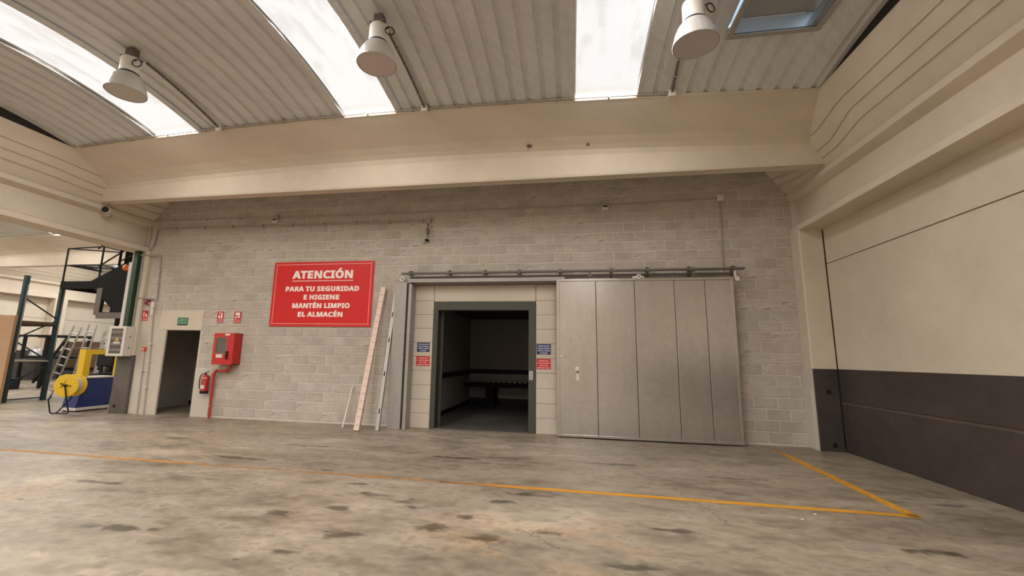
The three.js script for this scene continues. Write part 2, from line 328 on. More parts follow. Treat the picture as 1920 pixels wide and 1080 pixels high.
// columns, girders, side walls
function column(parent, x0, x1, z0, z1, top, dark, m2) {
  const c = 0.02, sh = (y0, y1, m, n) => { const g = extr([[x0 + c, z0], [x1 - c, z0], [x1, z0 + c], [x1, z1 - c], [x1 - c, z1], [x0 + c, z1], [x0, z1 - c], [x0, z0 + c]], y1 - y0); g.applyMatrix4(new THREE.Matrix4().set(1, 0, 0, 0, 0, 0, 1, y0, 0, 1, 0, 0, 0, 0, 0, 1)); 
    const p = g.attributes.position.array; for (let i = 0; i < p.length; i += 9) for (let k = 0; k < 3; k++) { const t = p[i + 3 + k]; p[i + 3 + k] = p[i + 6 + k]; p[i + 6 + k] = t; } g.computeVertexNormals(); return obj(n, uvm(g), m, parent); };
  sh(0, dark, m2, 'painted_base'); sh(dark, top, M.cream, 'shaft');
}
const wallRight = struct('wall_right');
{
  const z0 = -0.4, z1 = ZF + 0.3;
  obj('panel_joint', box(XR + 0.02, XR + 0.3, 0, 6.2, z0, z1), M.joint, wallRight);
  obj('wall_panel', rbox(XR - 0.008, XR + 0.2, 0.0, 0.808, 0.304, z1, 0.006), M.dark, wallRight, 'dark painted lower wall panel');
  obj('wall_panel', rbox(XR, XR + 0.2, 0.834, 1.376, 0.304, z1, 0.004), M.dark, wallRight, 'dark painted band of the wall');
  obj('wall_panel', rbox(XR, XR + 0.2, 1.376, 3.238, 0.304, z1, 0.004), M.panel, wallRight, 'cream wall panel');
  obj('wall_panel', rbox(XR, XR + 0.2, 3.252, 4.4, 0.304, z1, 0.006), M.panel, wallRight, 'cream wall panel under the girder');
  obj('lit_edge', box(XR - 0.0095, XR - 0.004, 0.797, 0.8085, 0.32, z1), M.greyPaint, wallRight, 'paler strip painted as light caught on the lower panel edge');  // pale colour paints the light caught on the top edge of the panel
  column(wallRight, 4.165, 4.568, -0.1, 0.30, 3.885, 1.376, M.dark);
  column(wallRight, 4.165, 4.568, 11.9, 12.3, 3.885, 1.376, M.dark);
  const hole = (x, y) => [new THREE.TorusGeometry(0.035, 0.008, 8, 20).translate(x, y, 0.3), new THREE.CylinderGeometry(0.034, 0.034, 0.006, 20).rotateX(Math.PI / 2).translate(x, y, 0.3)];
  obj('anchor_hole', hole(4.39, 0.985), M.black, wallRight); obj('anchor_hole', hole(4.40, 0.1), M.black, wallRight);
  obj('plaster_patch', [rbox(4.148, 4.18, 0, 1.378, -0.05, 0.288, 0.006), rbox(4.125, 4.18, 0, 1.0, -0.05, 0.27, 0.01)], M.plaster, wallRight);
}
function girder(name, xo, dir) { // I-girder along z; xo its face, dir +1 when it lies towards +x
  const s = struct(name), w = 0.52, P = [[0, 3.885], [0, 3.985], [0.015, 3.995], [0.16, 4.06], [0.16, 4.50], [0.02, 4.555], [0, 4.565], [0, 4.66]];
  const poly = [...P, ...P.slice().reverse().map(([a, b]) => [w - a, b])].map(([a, b]) => [xo + dir * a, b]);
  if (dir < 0) poly.reverse();
  const zs = name === 'trim_2' || name === 'trim_3' ? ZB : -0.02;
  obj('girder', extr(poly.reverse(), ZF + 0.3 - zs, 'z', zs), M.cream, s);
  return s;
}
const trim1 = girder('trim_1', 4.165, 1), trim2 = girder('trim_2', -10.28, -1), trim3 = girder('trim_3', XL + 0.42, -1);
{
  const w = struct('wall_centre');
  column(w, XC1, XC0, -0.34, 0.085, 3.885, 1.35, M.greyPaint);
  column(w, XC1, XC0, 11.9, 12.3, 3.885, 1.35, M.greyPaint);
  obj('partition', [box(-10.72, -10.66, 0, 2.6, ZB, -0.34), box(-10.72, -10.5, 2.6, 5.6, ZB, -0.34)], M.panel, w);
  obj('anchor_hole', [new THREE.TorusGeometry(0.03, 0.008, 8, 20).translate(-10.56, 0.17, 0.085), new THREE.CylinderGeometry(0.03, 0.03, 0.006, 20).rotateX(Math.PI / 2).translate(-10.56, 0.17, 0.085)], M.black, w);
}
{
  const w = struct('wall_left'), x = XL, z0 = ZB, z1 = ZF + 0.3;
  obj('panel_joint', box(x - 0.4, x - 0.05, 0, 6.2, z0 - 0.3, z1), M.joint, w);
  obj('wall_panel', rbox(x - 0.2, x, 0, 1.376, z0, z1, 0.006), M.dark, w);
  obj('wall_panel', rbox(x - 0.2, x, 1.376, 2.9, z0, z1, 0.004), M.panel, w);
  obj('wall_panel', rbox(x - 0.2, x, 2.912, 4.4, z0, z1, 0.006), M.panel, w);
  for (let k = 0; k < 5; k++) { const z = -14.6 + 6 * k; column(w, x, x + 0.42, z, z + 0.55, 3.885, 1.376, M.dark); }
}
{
  const w = struct('wall_far'); obj('wall_panel', box(XL - 0.4, -10.6, 0, 6.2, ZB - 0.3, ZB), M.panel, w);
  const v = struct('wall_front'); obj('wall_panel', [box(XL - 0.4, XR + 0.4, 0, 6.4, ZF, ZF + 0.3)], M.panel, v);
}
// V-shaped roof beams and side pieces
const cam0 = (x, xm, h) => 0.2 * Math.max(0, 1 - ((x - xm) / h) ** 2);
const camR = (x) => cam0(x, -3.1, 6.75), camL = (x) => cam0(x, -17.75, 6.75);
const PROF = [[0.10, 4.715], [0.115, 4.75], [0.17, 4.97], [0.215, 5.03], [0.30, 5.085], [0.45, 5.16], [1.095, 5.402], [1.13, 5.41], [1.13, 5.455], [1.06, 5.475]];
const camY = (y, c) => y + c * sst(4.74, 5.05, y);
function vbeam(parent, x0, x1, zc, cam) {
  const secs = [];
  for (let i = 0; i <= 24; i++) {
    const x = lerp(x0, x1, i / 24), c = cam(x);
    const f = PROF.map(([z, y]) => [x, camY(y, c), zc + z]), b = PROF.map(([z, y]) => [x, camY(y, c), zc - z]).reverse();
    secs.push([...f, ...b]);
  }
  obj('roof_beam', loft(secs, true), M.cream, parent);
}
const trim4 = struct('trim_4'), trim5 = struct('trim_5');
for (let k = 0; k <= 3; k++) vbeam(trim4, -10.35, 4.25, 1.25 + 6 * k, camR);
for (let k = -3; k <= 3; k++) vbeam(trim5, -25.1, -10.6, 1.25 + 6 * k, camL);
{ // two dark pits in the face of the first beam
  for (const [x, y, z, s] of [[-0.69, 5.235, 1.62, 0.045], [0.34, 5.19, 1.62, 0.03]]) {
    const g = new THREE.IcosahedronGeometry(s, 1); const p = g.attributes.position; for (let i = 0; i < p.count; i++) { const q = 1 + 0.5 * Math.sin(13 * p.getX(i) * 40 + 7 * p.getY(i) * 40); p.setXYZ(i, p.getX(i) * q, p.getY(i) * q * 0.8, p.getZ(i) * 0.3); }
    g.computeVertexNormals(); obj('pit', g.rotateX(0.95).translate(x, y, z), M.joint, trim4);
  }
}
// side pieces: sloping face with three grooves that dip near each beam; xo outer x, dir towards the room
function sidePiece(parent, xo, dir, zs, ze) {
  const at = (y) => xo + dir * 0.755 * (y - 4.66) , secs = [];
  const zsList = []; for (let z = zs; z <= ze + 1e-6; z += 0.15) zsList.push(z);
  for (const z of zsList) {
    let d = 9; for (let k = -3; k <= 3; k++) d = Math.min(d, Math.abs(z - (1.25 + 6 * k)));
    const e = (dir < 0 ? 1 : 0.3) * Math.max(0, Math.min(1, (1.22 - d) / 0.66)), pts = [[xo, 4.655], [xo, 4.665]];
    for (const [y, yl, w] of [[4.865, 4.785, 0.014], [5.015, 4.895, 0.013], [5.175, 5.10, 0.010]]) {
      const g = lerp(y, yl, e);
      pts.push([at(g - w), g - w], [at(g - w) - dir * 0.022, g - w + 0.004], [at(g + w) - dir * 0.022, g + w - 0.002], [at(g + w), g + w]);
    }
    pts.push([at(5.41), 5.41], [at(5.41) + dir * 0.004, 5.445], [at(5.41) - dir * 0.08, 5.465]);
    secs.push(pts.map(([x, y]) => [x, y, z]));
  }
  obj('edge_piece', loft(dir < 0 ? secs : secs.reverse()), M.cream, parent);
  const xi = at(5.41) - dir * 0.05, xb = xo - dir * 0.3;
  obj('shade_closure', [box(Math.min(xi, xi - dir * 0.06), Math.max(xi, xi - dir * 0.06), 5.40, 6.15, zs, ze)], M.voidDark, parent);  // closing piece coloured dark to stand for the shadow above the lip
}
const trim6 = struct('trim_6');
sidePiece(trim6, 4.2, -1, -0.02, ZF); sidePiece(trim6, -10.31, 1, -0.02, ZF);
sidePiece(trim6, -10.80, -1, ZB, ZF); sidePiece(trim6, XL + 0.4, 1, ZB, ZF);

// roof sheets: trapezoid ribs along z, arched between the beams
const ceiling = struct('ceiling');
const archY = (z, k) => { const u = (z - (4.25 + 6 * k)) / 1.87; return 0.2 * (1 - u * u); };
const RIB = 0.2466;
function sheet(x0, n, z0, z1, k, cam, parent, name = 'roof_sheet') {
  const prof = [[-0.05, 0], [-0.025, 0.035], [0.025, 0.035], [0.05, 0], [0.125, 0.003]], secs = [], xs = [];
  for (let i = 0; i < n; i++) for (const [a, b] of prof) xs.push([x0 + i * RIB + a, b]);
  xs.push([x0 + n * RIB - 0.046, 0]);
  const m = Math.max(2, Math.round((z1 - z0) / 0.28));
  for (let j = 0; j <= m; j++) { const z = lerp(z0, z1, j / m); secs.push(xs.map(([x, b]) => [x, 5.458 + cam(x) + archY(z, k) + b, z])); }
  return obj(name, loft(secs.reverse()), M.roof, parent);
}
const SKY_R = [[0.123, 1.06], [-3.90, -2.95], [-7.85, -6.9]], SKY_L = [[-14.75, -13.8], [-18.75, -17.8], [-22.75, -21.8]];
const first = 1.105;
function stripOf(lo, hi) { return [lo, hi]; }
for (let k = 0; k <= 2; k++) { // right nave
  const z0 = 2.20 + 6 * k, z1 = 6.30 + 6 * k, runs = [[1.105, 11], [-2.85, 12], [-6.80, 12], [-9.97, 9]];
  for (const [xs, n] of runs) {
    if (k) { sheet(xs, n, z0, z1, k, camR, ceiling, 'roof_sheets').userData.kind = 'stuff'; continue; }
    for (let i = 0; i < n; i += 4) {
      const c = Math.min(4, n - i), a = xs + i * RIB;
      if (xs > 1 && i === 4) { sheet(a, c, z0, 3.48, k, camR, ceiling); sheet(a, c, 4.46, z1, k, camR, ceiling); }
      else sheet(a, c, z0, z1, k, camR, ceiling);
    }
  }
}
for (let k = -2; k <= 2; k++) {
  for (const [xs, n] of [[-13.78, 10], [-17.76, 12], [-21.76, 12], [-24.5, 7]]) { const o = sheet(xs, n, 2.20 + 6 * k, 6.30 + 6 * k, k, camL, ceiling, 'roof_sheets'); o.userData.kind = 'stuff'; }
}
for (let k = -3; k <= 3; k++) { // gutter covers over the beams
  const z = 1.25 + 6 * k, cov = (x0, x1, cam) => { const s = []; for (let i = 0; i <= 12; i++) { const x = lerp(x0, x1, i / 12), y = 5.60 + cam(x); s.push([[x, y, z - 1.15], [x, y + 0.03, z - 1.15], [x, y + 0.03, z + 1.15], [x, y, z + 1.15]]); } return loft(s, true); };
  obj('gutter_cover', [...(k >= 0 ? [cov(-10.4, 4.4, camR)] : []), cov(-25.2, -10.5, camL)], M.voidDark, ceiling);
}
// roof lights
let win = 0;
function rooflight(x0, x1, k, cam, power) {
  const o = new THREE.Group(); o.name = 'window_' + (++win); o.userData.kind = 'structure'; scene.add(o);
  const z0 = 2.24 + 6 * k, z1 = 6.26 + 6 * k, secs = [], m = 20, n = 6;
  for (let j = 0; j <= m; j++) { const z = lerp(z0, z1, j / m); secs.push(Array.from({ length: n + 1 }, (_, i) => { const x = lerp(x0 - 0.02, x1 + 0.02, i / n); return [x, 5.468 + cam(x) + archY(z, k) + 0.003 * Math.cos(i * Math.PI), z]; })); }
  const g = loft(secs.reverse()), p = g.attributes.position, uv = new Float32Array(p.count * 2);
  for (let i = 0; i < p.count; i++) { uv[2 * i] = (p.getX(i) - x0) / (x1 - x0); uv[2 * i + 1] = (p.getZ(i) - z0) / (z1 - z0); }
  g.setAttribute('uv', new THREE.BufferAttribute(uv, 2));
  obj('skylight_pane', g, M.skylight, o);
  for (const x of [x0, x1]) { // flashing strips along both edges
    const s = []; for (let j = 0; j <= m; j++) { const z = lerp(z0, z1, j / m), y = 5.435 + cam(x) + archY(z, k), d = x === x0 ? -1 : 1; s.push([[x, y, z], [x + d * 0.012, y - 0.012, z], [x + d * 0.03, y, z], [x + d * 0.10, y + 0.02, z]]); }
    obj('flashing', loft(s), M.roof, o);
  }
  for (let j = 0; j < 2; j++) { // daylight through the sheet, boosted as fill in rear and left bays
    const zc = 4.25 + 6 * k + (j ? 0.95 : -0.95), l = new THREE.RectAreaLight(DAYCOLOR, power, x1 - x0, 1.85);
    l.position.set((x0 + x1) / 2, 5.40 + cam((x0 + x1) / 2) + archY(zc, k), zc); l.rotation.x = -Math.PI / 2 + (j ? 0.1 : -0.1); l.name = 'skylight_daylight_fill'; scene.add(l);
  }
}
for (let k = 0; k <= 2; k++) for (const [a, b] of SKY_R) rooflight(a, b, k, camR, DAY[k]);
for (let k = -2; k <= 2; k++) for (const [a, b] of SKY_L) rooflight(a, b, k, camL, DAY_LEFT);

// smoke vent in the roof: galvanised curb, lid ajar
{
  const t = thing('roof_vent', 'square roof vent with galvanised sides, set in the ribbed ceiling', 'vent');
  const x0 = 2.10, x1 = 3.06, z0 = 3.5, z1 = 4.44, y0 = 5.62, y1 = 5.82, w = 0.02, gm = std(lin(0.55, 0.6, 0.64), 0.3, { metalness: 0.7 });
  obj('curb', [box(x0 - w, x1 + w, y0, y1, z0 - w, z0), box(x0 - w, x1 + w, y0, y1, z1, z1 + w), box(x0 - w, x0, y0, y1, z0, z1), box(x1, x1 + w, y0, y1, z0, z1)], gm, t);
  obj('rim', [box(x0 - 0.07, x1 + 0.07, y0 - 0.02, y0 + 0.01, z0 - 0.07, z0), box(x0 - 0.07, x1 + 0.07, y0 - 0.02, y0 + 0.01, z1, z1 + 0.07), box(x0 - 0.07, x0, y0 - 0.02, y0 + 0.01, z0, z1), box(x1, x1 + 0.07, y0 - 0.02, y0 + 0.01, z0, z1)], M.steelGrey, t);
  obj('lid', new THREE.BoxGeometry(x1 - x0 + 0.1, 0.03, 1.3).rotateX(-0.32).translate((x0 + x1) / 2, y1 + 0.22, (z0 + z1) / 2 + 0.1), M.inside, t);
  obj('hinge', rod([x0 + 0.1, y1, z0], [x1 - 0.1, y1, z0], 0.015), M.galvPlain, t); obj('stay', rod([x1 - 0.05, y1 - 0.1, z1 - 0.02], [x1 - 0.05, y1 + 0.42, z1 - 0.02], 0.012), M.galvPlain, t); obj('stay', rod([x0 + 0.05, y1 - 0.1, z1 - 0.02], [x0 + 0.05, y1 + 0.42, z1 - 0.02], 0.012), M.galvPlain, t);
}

// ---------------------------------------------------------------- high-bay lamps and their wiring
function lampAt(x, y, z, label) { // y = rim
  const t = thing('high_bay_lamp', label, 'lamp', [x, y, z], 0, undefined);
  obj('housing', [lathe([[0.02, 0.30], [0.112, 0.30], [0.122, 0.31], [0.122, 0.515], [0.114, 0.54], [0.0, 0.54]], 28)], M.white, t);
  obj('gasket', lathe([[0.10, 0.285], [0.124, 0.285], [0.124, 0.305], [0.10, 0.305]], 28), M.black, t);
  const pr = [[0.115, 0.29], [0.15, 0.265], [0.185, 0.215], [0.213, 0.15], [0.232, 0.08], [0.245, 0.02], [0.252, 0.0], [0.246, -0.006], [0.238, 0.0], [0.225, 0.07], [0.2, 0.15], [0.17, 0.21], [0.12, 0.26]];
  const g = new THREE.LatheGeometry(pr.map((p) => new THREE.Vector2(...p)), 96), p = g.attributes.position;
  for (let i = 0; i < p.count; i++) { const a = Math.atan2(p.getZ(i), p.getX(i)), r = Math.hypot(p.getX(i), p.getZ(i)), q = 1 + 0.006 * Math.cos(a * 48) * (r > 0.13 ? 1 : 0); p.setX(i, p.getX(i) * q); p.setZ(i, p.getZ(i) * q); }
  g.computeVertexNormals(); obj('reflector', g, M.lampGrey, t);
  obj('lens', lathe([[0.0, 0.014], [0.12, 0.012], [0.236, 0.006], [0.236, 0.002], [0.12, 0.006], [0, 0.008]], 40), M.lens, t);
  obj('cable_loop', [new THREE.TorusGeometry(0.055, 0.007, 8, 24).rotateY(0.5).translate(0.17, 0.42, 0.05), rod([0.11, 0.47, 0.03], [0.15, 0.47, 0.05], 0.007)], M.black, t);
  obj('hook', [rbox(-0.1, 0.1, 0.54, 0.56, -0.1, 0.1, 0.006), rbox(-0.06, 0.06, 0.56, 0.695, -0.06, 0.06, 0.008)], M.railGrey, t);
  return t;
}
lampAt(-6.25, 5.11, 4.25, 'grey bell-shaped high bay lamp hanging in front of the left skylight');
lampAt(-2.38, 5.10, 4.30, 'grey bell-shaped high bay lamp just right of the middle skylight');
lampAt(1.45, 5.04, 4.15, 'grey bell-shaped high bay lamp between the right skylight and the roof vent');
{
  const ly = (x) => 5.43 + camR(x), pts = []; for (let i = 0; i <= 16; i++) { const x = lerp(-9.6, 1.6, i / 16); pts.push([x, ly(x) + 0.005, 2.415]); }
  const c = new THREE.CatmullRomCurve3(pts.map(V));
  const t = thing('ceiling_conduit', 'thin conduit running along the top lip of the cream roof beam', 'conduit');
  obj('tube', new THREE.TubeGeometry(c, 60, 0.013, 8), M.pvcGrey, t);
  const cl = []; for (let i = 0; i < 14; i++) { const x = -9.2 + i * 0.82; cl.push(box(x - 0.012, x + 0.012, ly(x) - 0.015, ly(x) + 0.03, 2.38, 2.432)); }
  for (const g of cl) obj('clip', g, M.pvcGrey, t);
  const boxes = [[-6.40, 'left', 'left-hand'], [-2.40, 'middle', 'middle'], [1.58, 'right', 'right-hand']];
  for (const [x, , w] of boxes) {
    const b = thing('junction_box', `white junction box on the roof beam lip below the ${w} lamp`, 'junction box', [x, ly(x) - 0.01, 2.43]);
    obj('body', rbox(-0.05, 0.05, -0.05, 0.05, -0.04, 0.03, 0.008), M.pvc, b); obj('cover', rbox(-0.054, 0.054, -0.054, 0.054, 0.028, 0.04, 0.005), M.white, b);
    const pp = []; for (let i = 0; i <= 10; i++) { const z = lerp(2.475, 4.0, i / 10); pp.push(V([x + (x > 0 ? -0.1 : x < -5 ? 0.12 : 0) * i / 10, 5.415 + camR(x) + archY(z, 0), z])); }
    const cd = thing('lamp_conduit', `grey conduit on the ribbed ceiling feeding the ${w} lamp`, 'conduit');
    obj('tube', new THREE.TubeGeometry(new THREE.CatmullRomCurve3(pp), 24, 0.019, 8), M.railGrey, cd);
    for (const i of [2, 4, 6, 8]) obj('clip', new THREE.TorusGeometry(0.023, 0.007, 6, 12).translate(...pp[i].toArray()), M.pvcGrey, cd);
  }
}

// ---------------------------------------------------------------- goods-lift opening, sliding door and its track
{
  const t = struct('trim_7'); // box frame round the opening
  obj('jamb', [rbox(-3.665, -3.40, 0, 3.0, 0, 0.28, 0.006)], M.steelGrey, t, 'grey steel jamb casing');
  obj('jamb_slot', box(-3.40, -3.345, 0, 2.99, 0, 0.17), M.blackSteel, t, 'dark slot of the jamb');
  obj('jamb_lip', [rbox(-3.345, -3.29, 0, 2.97, 0, 0.27, 0.005), box(-3.365, -3.345, 0, 2.97, 0.19, 0.25)], M.steelGrey, t);
  obj('header', [rbox(-3.40, -0.10, 3.005, 3.088, 0, 0.22, 0.006), box(-3.29, -0.1, 2.985, 3.005, 0.0, 0.12)], M.steelGrey, t);
  obj('header_shadow_gap', box(-3.29, -0.1, 2.965, 2.985, 0.0, 0.14), M.railGrey, t);
}
{
  const t = struct('door_1'); t.userData.label = 'wide galvanised sliding door of five steel panels pushed open on its rail';
  const zf = 0.255, zb = 0.15, xs = [-0.25, 0.502, 1.232, 1.96, 2.51, 3.0], y0 = 0.02, y1 = 3.035;
  for (let i = 0; i < 5; i++) {
    const o = obj('door_panel', rbox(xs[i] + (i ? 0.004 : 0), xs[i + 1] - 0.004, y0 + 0.04, y1 - 0.05, zb, zf + (i % 2 ? 0 : 0.003), 0.006), M.galv, t);
  }
  obj('edge_frame', [rbox(-0.262, -0.205, y0, y1, zb, zf + 0.012, 0.006), rbox(2.965, 3.008, y0, y1, zb, zf + 0.012, 0.006), rbox(-0.262, 3.008, y1 - 0.05, y1, zb, zf + 0.014, 0.006), rbox(-0.262, 3.008, y0, y0 + 0.045, zb, zf + 0.01, 0.006)], M.galv, t);
  obj('lock', [lathe([[0, 0.03], [0.03, 0.03], [0.045, 0.02], [0.05, 0]], 20).rotateX(Math.PI / 2).translate(0.13, 1.27, zf), rbox(0.105, 0.155, 1.05, 1.25, zf, zf + 0.012, 0.004)], M.white, t);
  obj('key_hole', rbox(0.112, 0.148, 1.20, 1.235, zf, zf + 0.016, 0.004), M.black, t);
  for (const [x, y, w, h, m] of [[-0.17, 1.515, 0.05, 0.035, M.white], [-0.105, 1.50, 0.04, 0.03, M.pvcGrey], [-0.185, 1.375, 0.025, 0.02, M.yellow], [-0.14, 1.37, 0.02, 0.025, M.white]]) obj('sticker', box(x - w / 2, x + w / 2, y - h / 2, y + h / 2, zf, zf + 0.0045), m, t);
  for (const x of [0.40, 2.33]) obj('hanger', [rbox(x - 0.05, x + 0.05, 3.03, 3.09, 0.17, 0.24, 0.006), rbox(x - 0.02, x + 0.02, 3.06, 3.2, 0.185, 0.215, 0.004), ...[-0.03, 0.03].map((d) => new THREE.CylinderGeometry(0.02, 0.02, 0.05, 12).rotateX(Math.PI / 2).translate(x + d, 3.085, 0.24))], M.railGrey, t);
}
{
  const t = thing('sliding_rail', 'dark steel overhead rail carrying the sliding door, held by wall brackets', 'rail');
  obj('track', [rbox(-3.56, 3.24, 3.185, 3.225, 0.16, 0.235, 0.006)], M.railGrey, t);
  obj('track_lip', box(-3.40, 3.08, 3.115, 3.15, 0.05, 0.12), M.railGrey, t);
  for (const x of [-3.386, -2.52, -1.749, -1.023, -0.19, 0.821, 1.506, 2.287, 3.071]) obj('bracket', [rbox(x - 0.03, x + 0.03, 3.10, 3.27, 0, 0.02, 0.004), extr([[-0.01, 3.22], [-0.24, 3.22], [-0.24, 3.245], [-0.06, 3.29], [-0.01, 3.29]], 0.02, 'x', x - 0.01), rbox(x - 0.028, x + 0.028, 3.17, 3.235, 0.15, 0.245, 0.005), new THREE.CylinderGeometry(0.012, 0.012, 0.03, 8).rotateX(Math.PI / 2).translate(x, 3.26, 0.02)], M.railGrey, t);
  obj('end_stop', [rbox(3.05, 3.085, 3.05, 3.19, 0.17, 0.22, 0.005), new THREE.CylinderGeometry(0.045, 0.045, 0.06, 18).rotateX(Math.PI / 2).translate(3.09, 3.01, 0.2)], M.white, t, 'white rubber end stop');
  const wheel = (x, y) => [new THREE.CylinderGeometry(0.05, 0.05, 0.03, 24).rotateX(Math.PI / 2).translate(x, y, 0.27), new THREE.TorusGeometry(0.042, 0.01, 8, 24).translate(x, y, 0.285)];
  obj('pulley', [...wheel(-3.51, 3.075), rod([-3.51, 3.075, 0.1], [-3.51, 3.075, 0.28], 0.015)], M.pvc, t); obj('pulley_hub', new THREE.CylinderGeometry(0.014, 0.014, 0.04, 12).rotateX(Math.PI / 2).translate(-3.51, 3.075, 0.28), M.black, t);
  obj('pulley', [...wheel(1.318, 3.06), rbox(1.20, 1.42, 3.035, 3.075, 0.2, 0.265, 0.012)], M.white, t, 'pale pulley on the door top'); obj('pulley_hub', new THREE.CylinderGeometry(0.012, 0.012, 0.04, 12).rotateX(Math.PI / 2).translate(1.318, 3.06, 0.285), M.black, t);
}
{
  const t = struct('door_2'); // steel frame of the lift door
  const P = 0.012, z0 = -0.245;
  obj('frame', extr([[-2.868, 0], [-2.765, 0], [-2.765, 2.44], [-0.835, 2.44], [-0.835, 0], [-0.695, 0], [-0.695, 2.62], [-2.868, 2.62]], P - z0, 'z', z0), M.frameGreen, t);
  obj('inner_jamb', [box(-2.765, -2.70, 0, 2.44, z0, z0 + 0.04)], M.frameGreen, t);
  obj('sill', rbox(-2.80, -0.80, 0, 0.012, z0, 0.0, 0.004), M.railGrey, t);
  obj('call_plate', rbox(-0.825, -0.74, 1.03, 1.21, 0, 0.024, 0.006), M.galvPlain, t);
  for (const y of [1.09, 1.15]) obj('call_button', new THREE.CylinderGeometry(0.012, 0.012, 0.008, 14).rotateX(Math.PI / 2).translate(-0.78, y, 0.027), M.railGrey, t);
}
{
  const t = thing('roller_bench', 'dark roller bench standing at the back of the lift car', 'roller bench', [0, 0, 0]);
  obj('side_rail', rbox(-3.12, -0.5, 0.60, 0.74, -4.06, -4.01, 0.006), M.blackSteel, t); obj('side_rail', rbox(-3.12, -0.5, 0.60, 0.74, -4.72, -4.67, 0.006), M.blackSteel, t);
  for (let i = 0; i < 17; i++) { const x = -3.02 + i * 0.155; obj('roller', rod([x, 0.735, -4.68], [x, 0.735, -4.04], 0.03, 12), M.galvPlain, t); }
  for (const x of [-2.35, -0.7]) for (const z of [-4.06, -4.66]) obj('leg', rbox(x - 0.12, x + 0.12, 0.004, 0.62, z - 0.04, z + 0.04, 0.006), M.blackSteel, t);
}

// ---------------------------------------------------------------- signs
function signBoard(name, label, cat, x0, x1, y0, y1, tex, edge, group, thick = 0.006, z = 0.012) {
  const t = thing(name, label, cat, [(x0 + x1) / 2, (y0 + y1) / 2, z], 0, group), w = (x1 - x0) / 2, h = (y1 - y0) / 2;
  obj('board', box(-w, w, -h, h, 0, thick), edge, t);
  const g = new THREE.PlaneGeometry(2 * w, 2 * h).translate(0, 0, thick + 0.0008);
  obj('printed_face', g, std(0xffffff, 0.45, { map: tex }), t); return t;
}
const bold = (g, txt, x, y, size, maxw, fill = '#fff', st = 0) => { g.font = `bold ${size}px sans-serif`; g.textAlign = 'center'; g.fillStyle = fill; g.save(); g.translate(x, y); const w = g.measureText(txt).width; g.scale(maxw / w, 1); g.fillText(txt, 0, 0); if (st) { g.strokeStyle = fill; g.lineWidth = st; g.lineJoin = 'miter'; g.strokeText(txt, 0, 0); } g.restore(); };
{
  const tex = canvasTex(1260, 740, (g, w, h) => {
    g.fillStyle = '#d31c1c'; g.fillRect(0, 0, w, h);
    g.strokeStyle = '#f2c9b8'; g.lineWidth = 5; g.strokeRect(34, 30, w - 68, h - 60);
    bold(g, 'ATENCIÓN', 633, 192, 118, 765, '#f5e9e2', 7);
    g.fillStyle = '#f5e9e2'; g.fillRect(248, 218, 770, 7);
    bold(g, 'PARA TU SEGURIDAD', 632, 340, 74, 930, '#f5e9e2', 4); bold(g, 'E HIGIENE', 634, 436, 74, 455, '#f5e9e2', 4);
    bold(g, 'MANTÉN LIMPIO', 634, 532, 74, 725, '#f5e9e2', 4); bold(g, 'EL ALMACÉN', 636, 630, 74, 570, '#f5e9e2', 4);
  });
  const t = signBoard('warning_sign', 'large red board with white Spanish warning text on the block wall', 'sign', -6.768, -4.29, 2.07, 3.55, tex, M.red, undefined, 0.012, 0.01);
  for (const [a, b] of [[-1.2, 0.7], [0, 0.7], [1.2, 0.7], [-1.2, -0.7], [0, -0.7], [1.2, -0.7]]) obj('screw', new THREE.CylinderGeometry(0.008, 0.01, 0.004, 10).rotateX(Math.PI / 2).translate(a, b, 0.0145), M.galvPlain, t);
}
{
  const lines = (bg, L) => canvasTex(256, 180, (g, w, h) => { g.fillStyle = bg[0]; g.fillRect(0, 0, w, h); L.forEach(([s, mw], i) => bold(g, s, 128, 44 + i * 41, 27, mw, bg[1], 1)); });
  const bl = lines(['#16204f', '#dfe0ee'], [['UTILIZAR PARA SUBIR', 210], ['Y BAJAR MATERIALES', 232], ['Y CERRAR AL TERMINAR', 226], ['LA PUERTA', 140]]);
  const rd = lines(['#bd1a24', '#f3c4bd'], [['PROHIBIDO USAR', 180], ['EL MONTACARGAS', 236], ['PARA SUBIR', 156], ['PERSONAS Y BAJAR', 230]]);
  const fr = std(lin(0.55, 0.5, 0.45), 0.5);
  signBoard('lift_notice', 'small blue notice with white text left of the lift opening', 'notice', -3.205, -2.928, 1.553, 1.747, bl, fr, undefined, 0.004, 0.002);
  signBoard('lift_notice', 'small red notice with white text left of the lift opening', 'notice', -3.212, -2.918, 1.26, 1.46, rd, M.red, undefined, 0.004, 0.002);
  signBoard('lift_notice', 'small blue notice with white text beside the sliding door edge', 'notice', -0.672, -0.388, 1.543, 1.748, bl, fr, undefined, 0.004, 0.002);
  signBoard('lift_notice', 'small red notice with white text beside the sliding door edge', 'notice', -0.674, -0.39, 1.253, 1.454, rd, M.red, undefined, 0.004, 0.002);
}
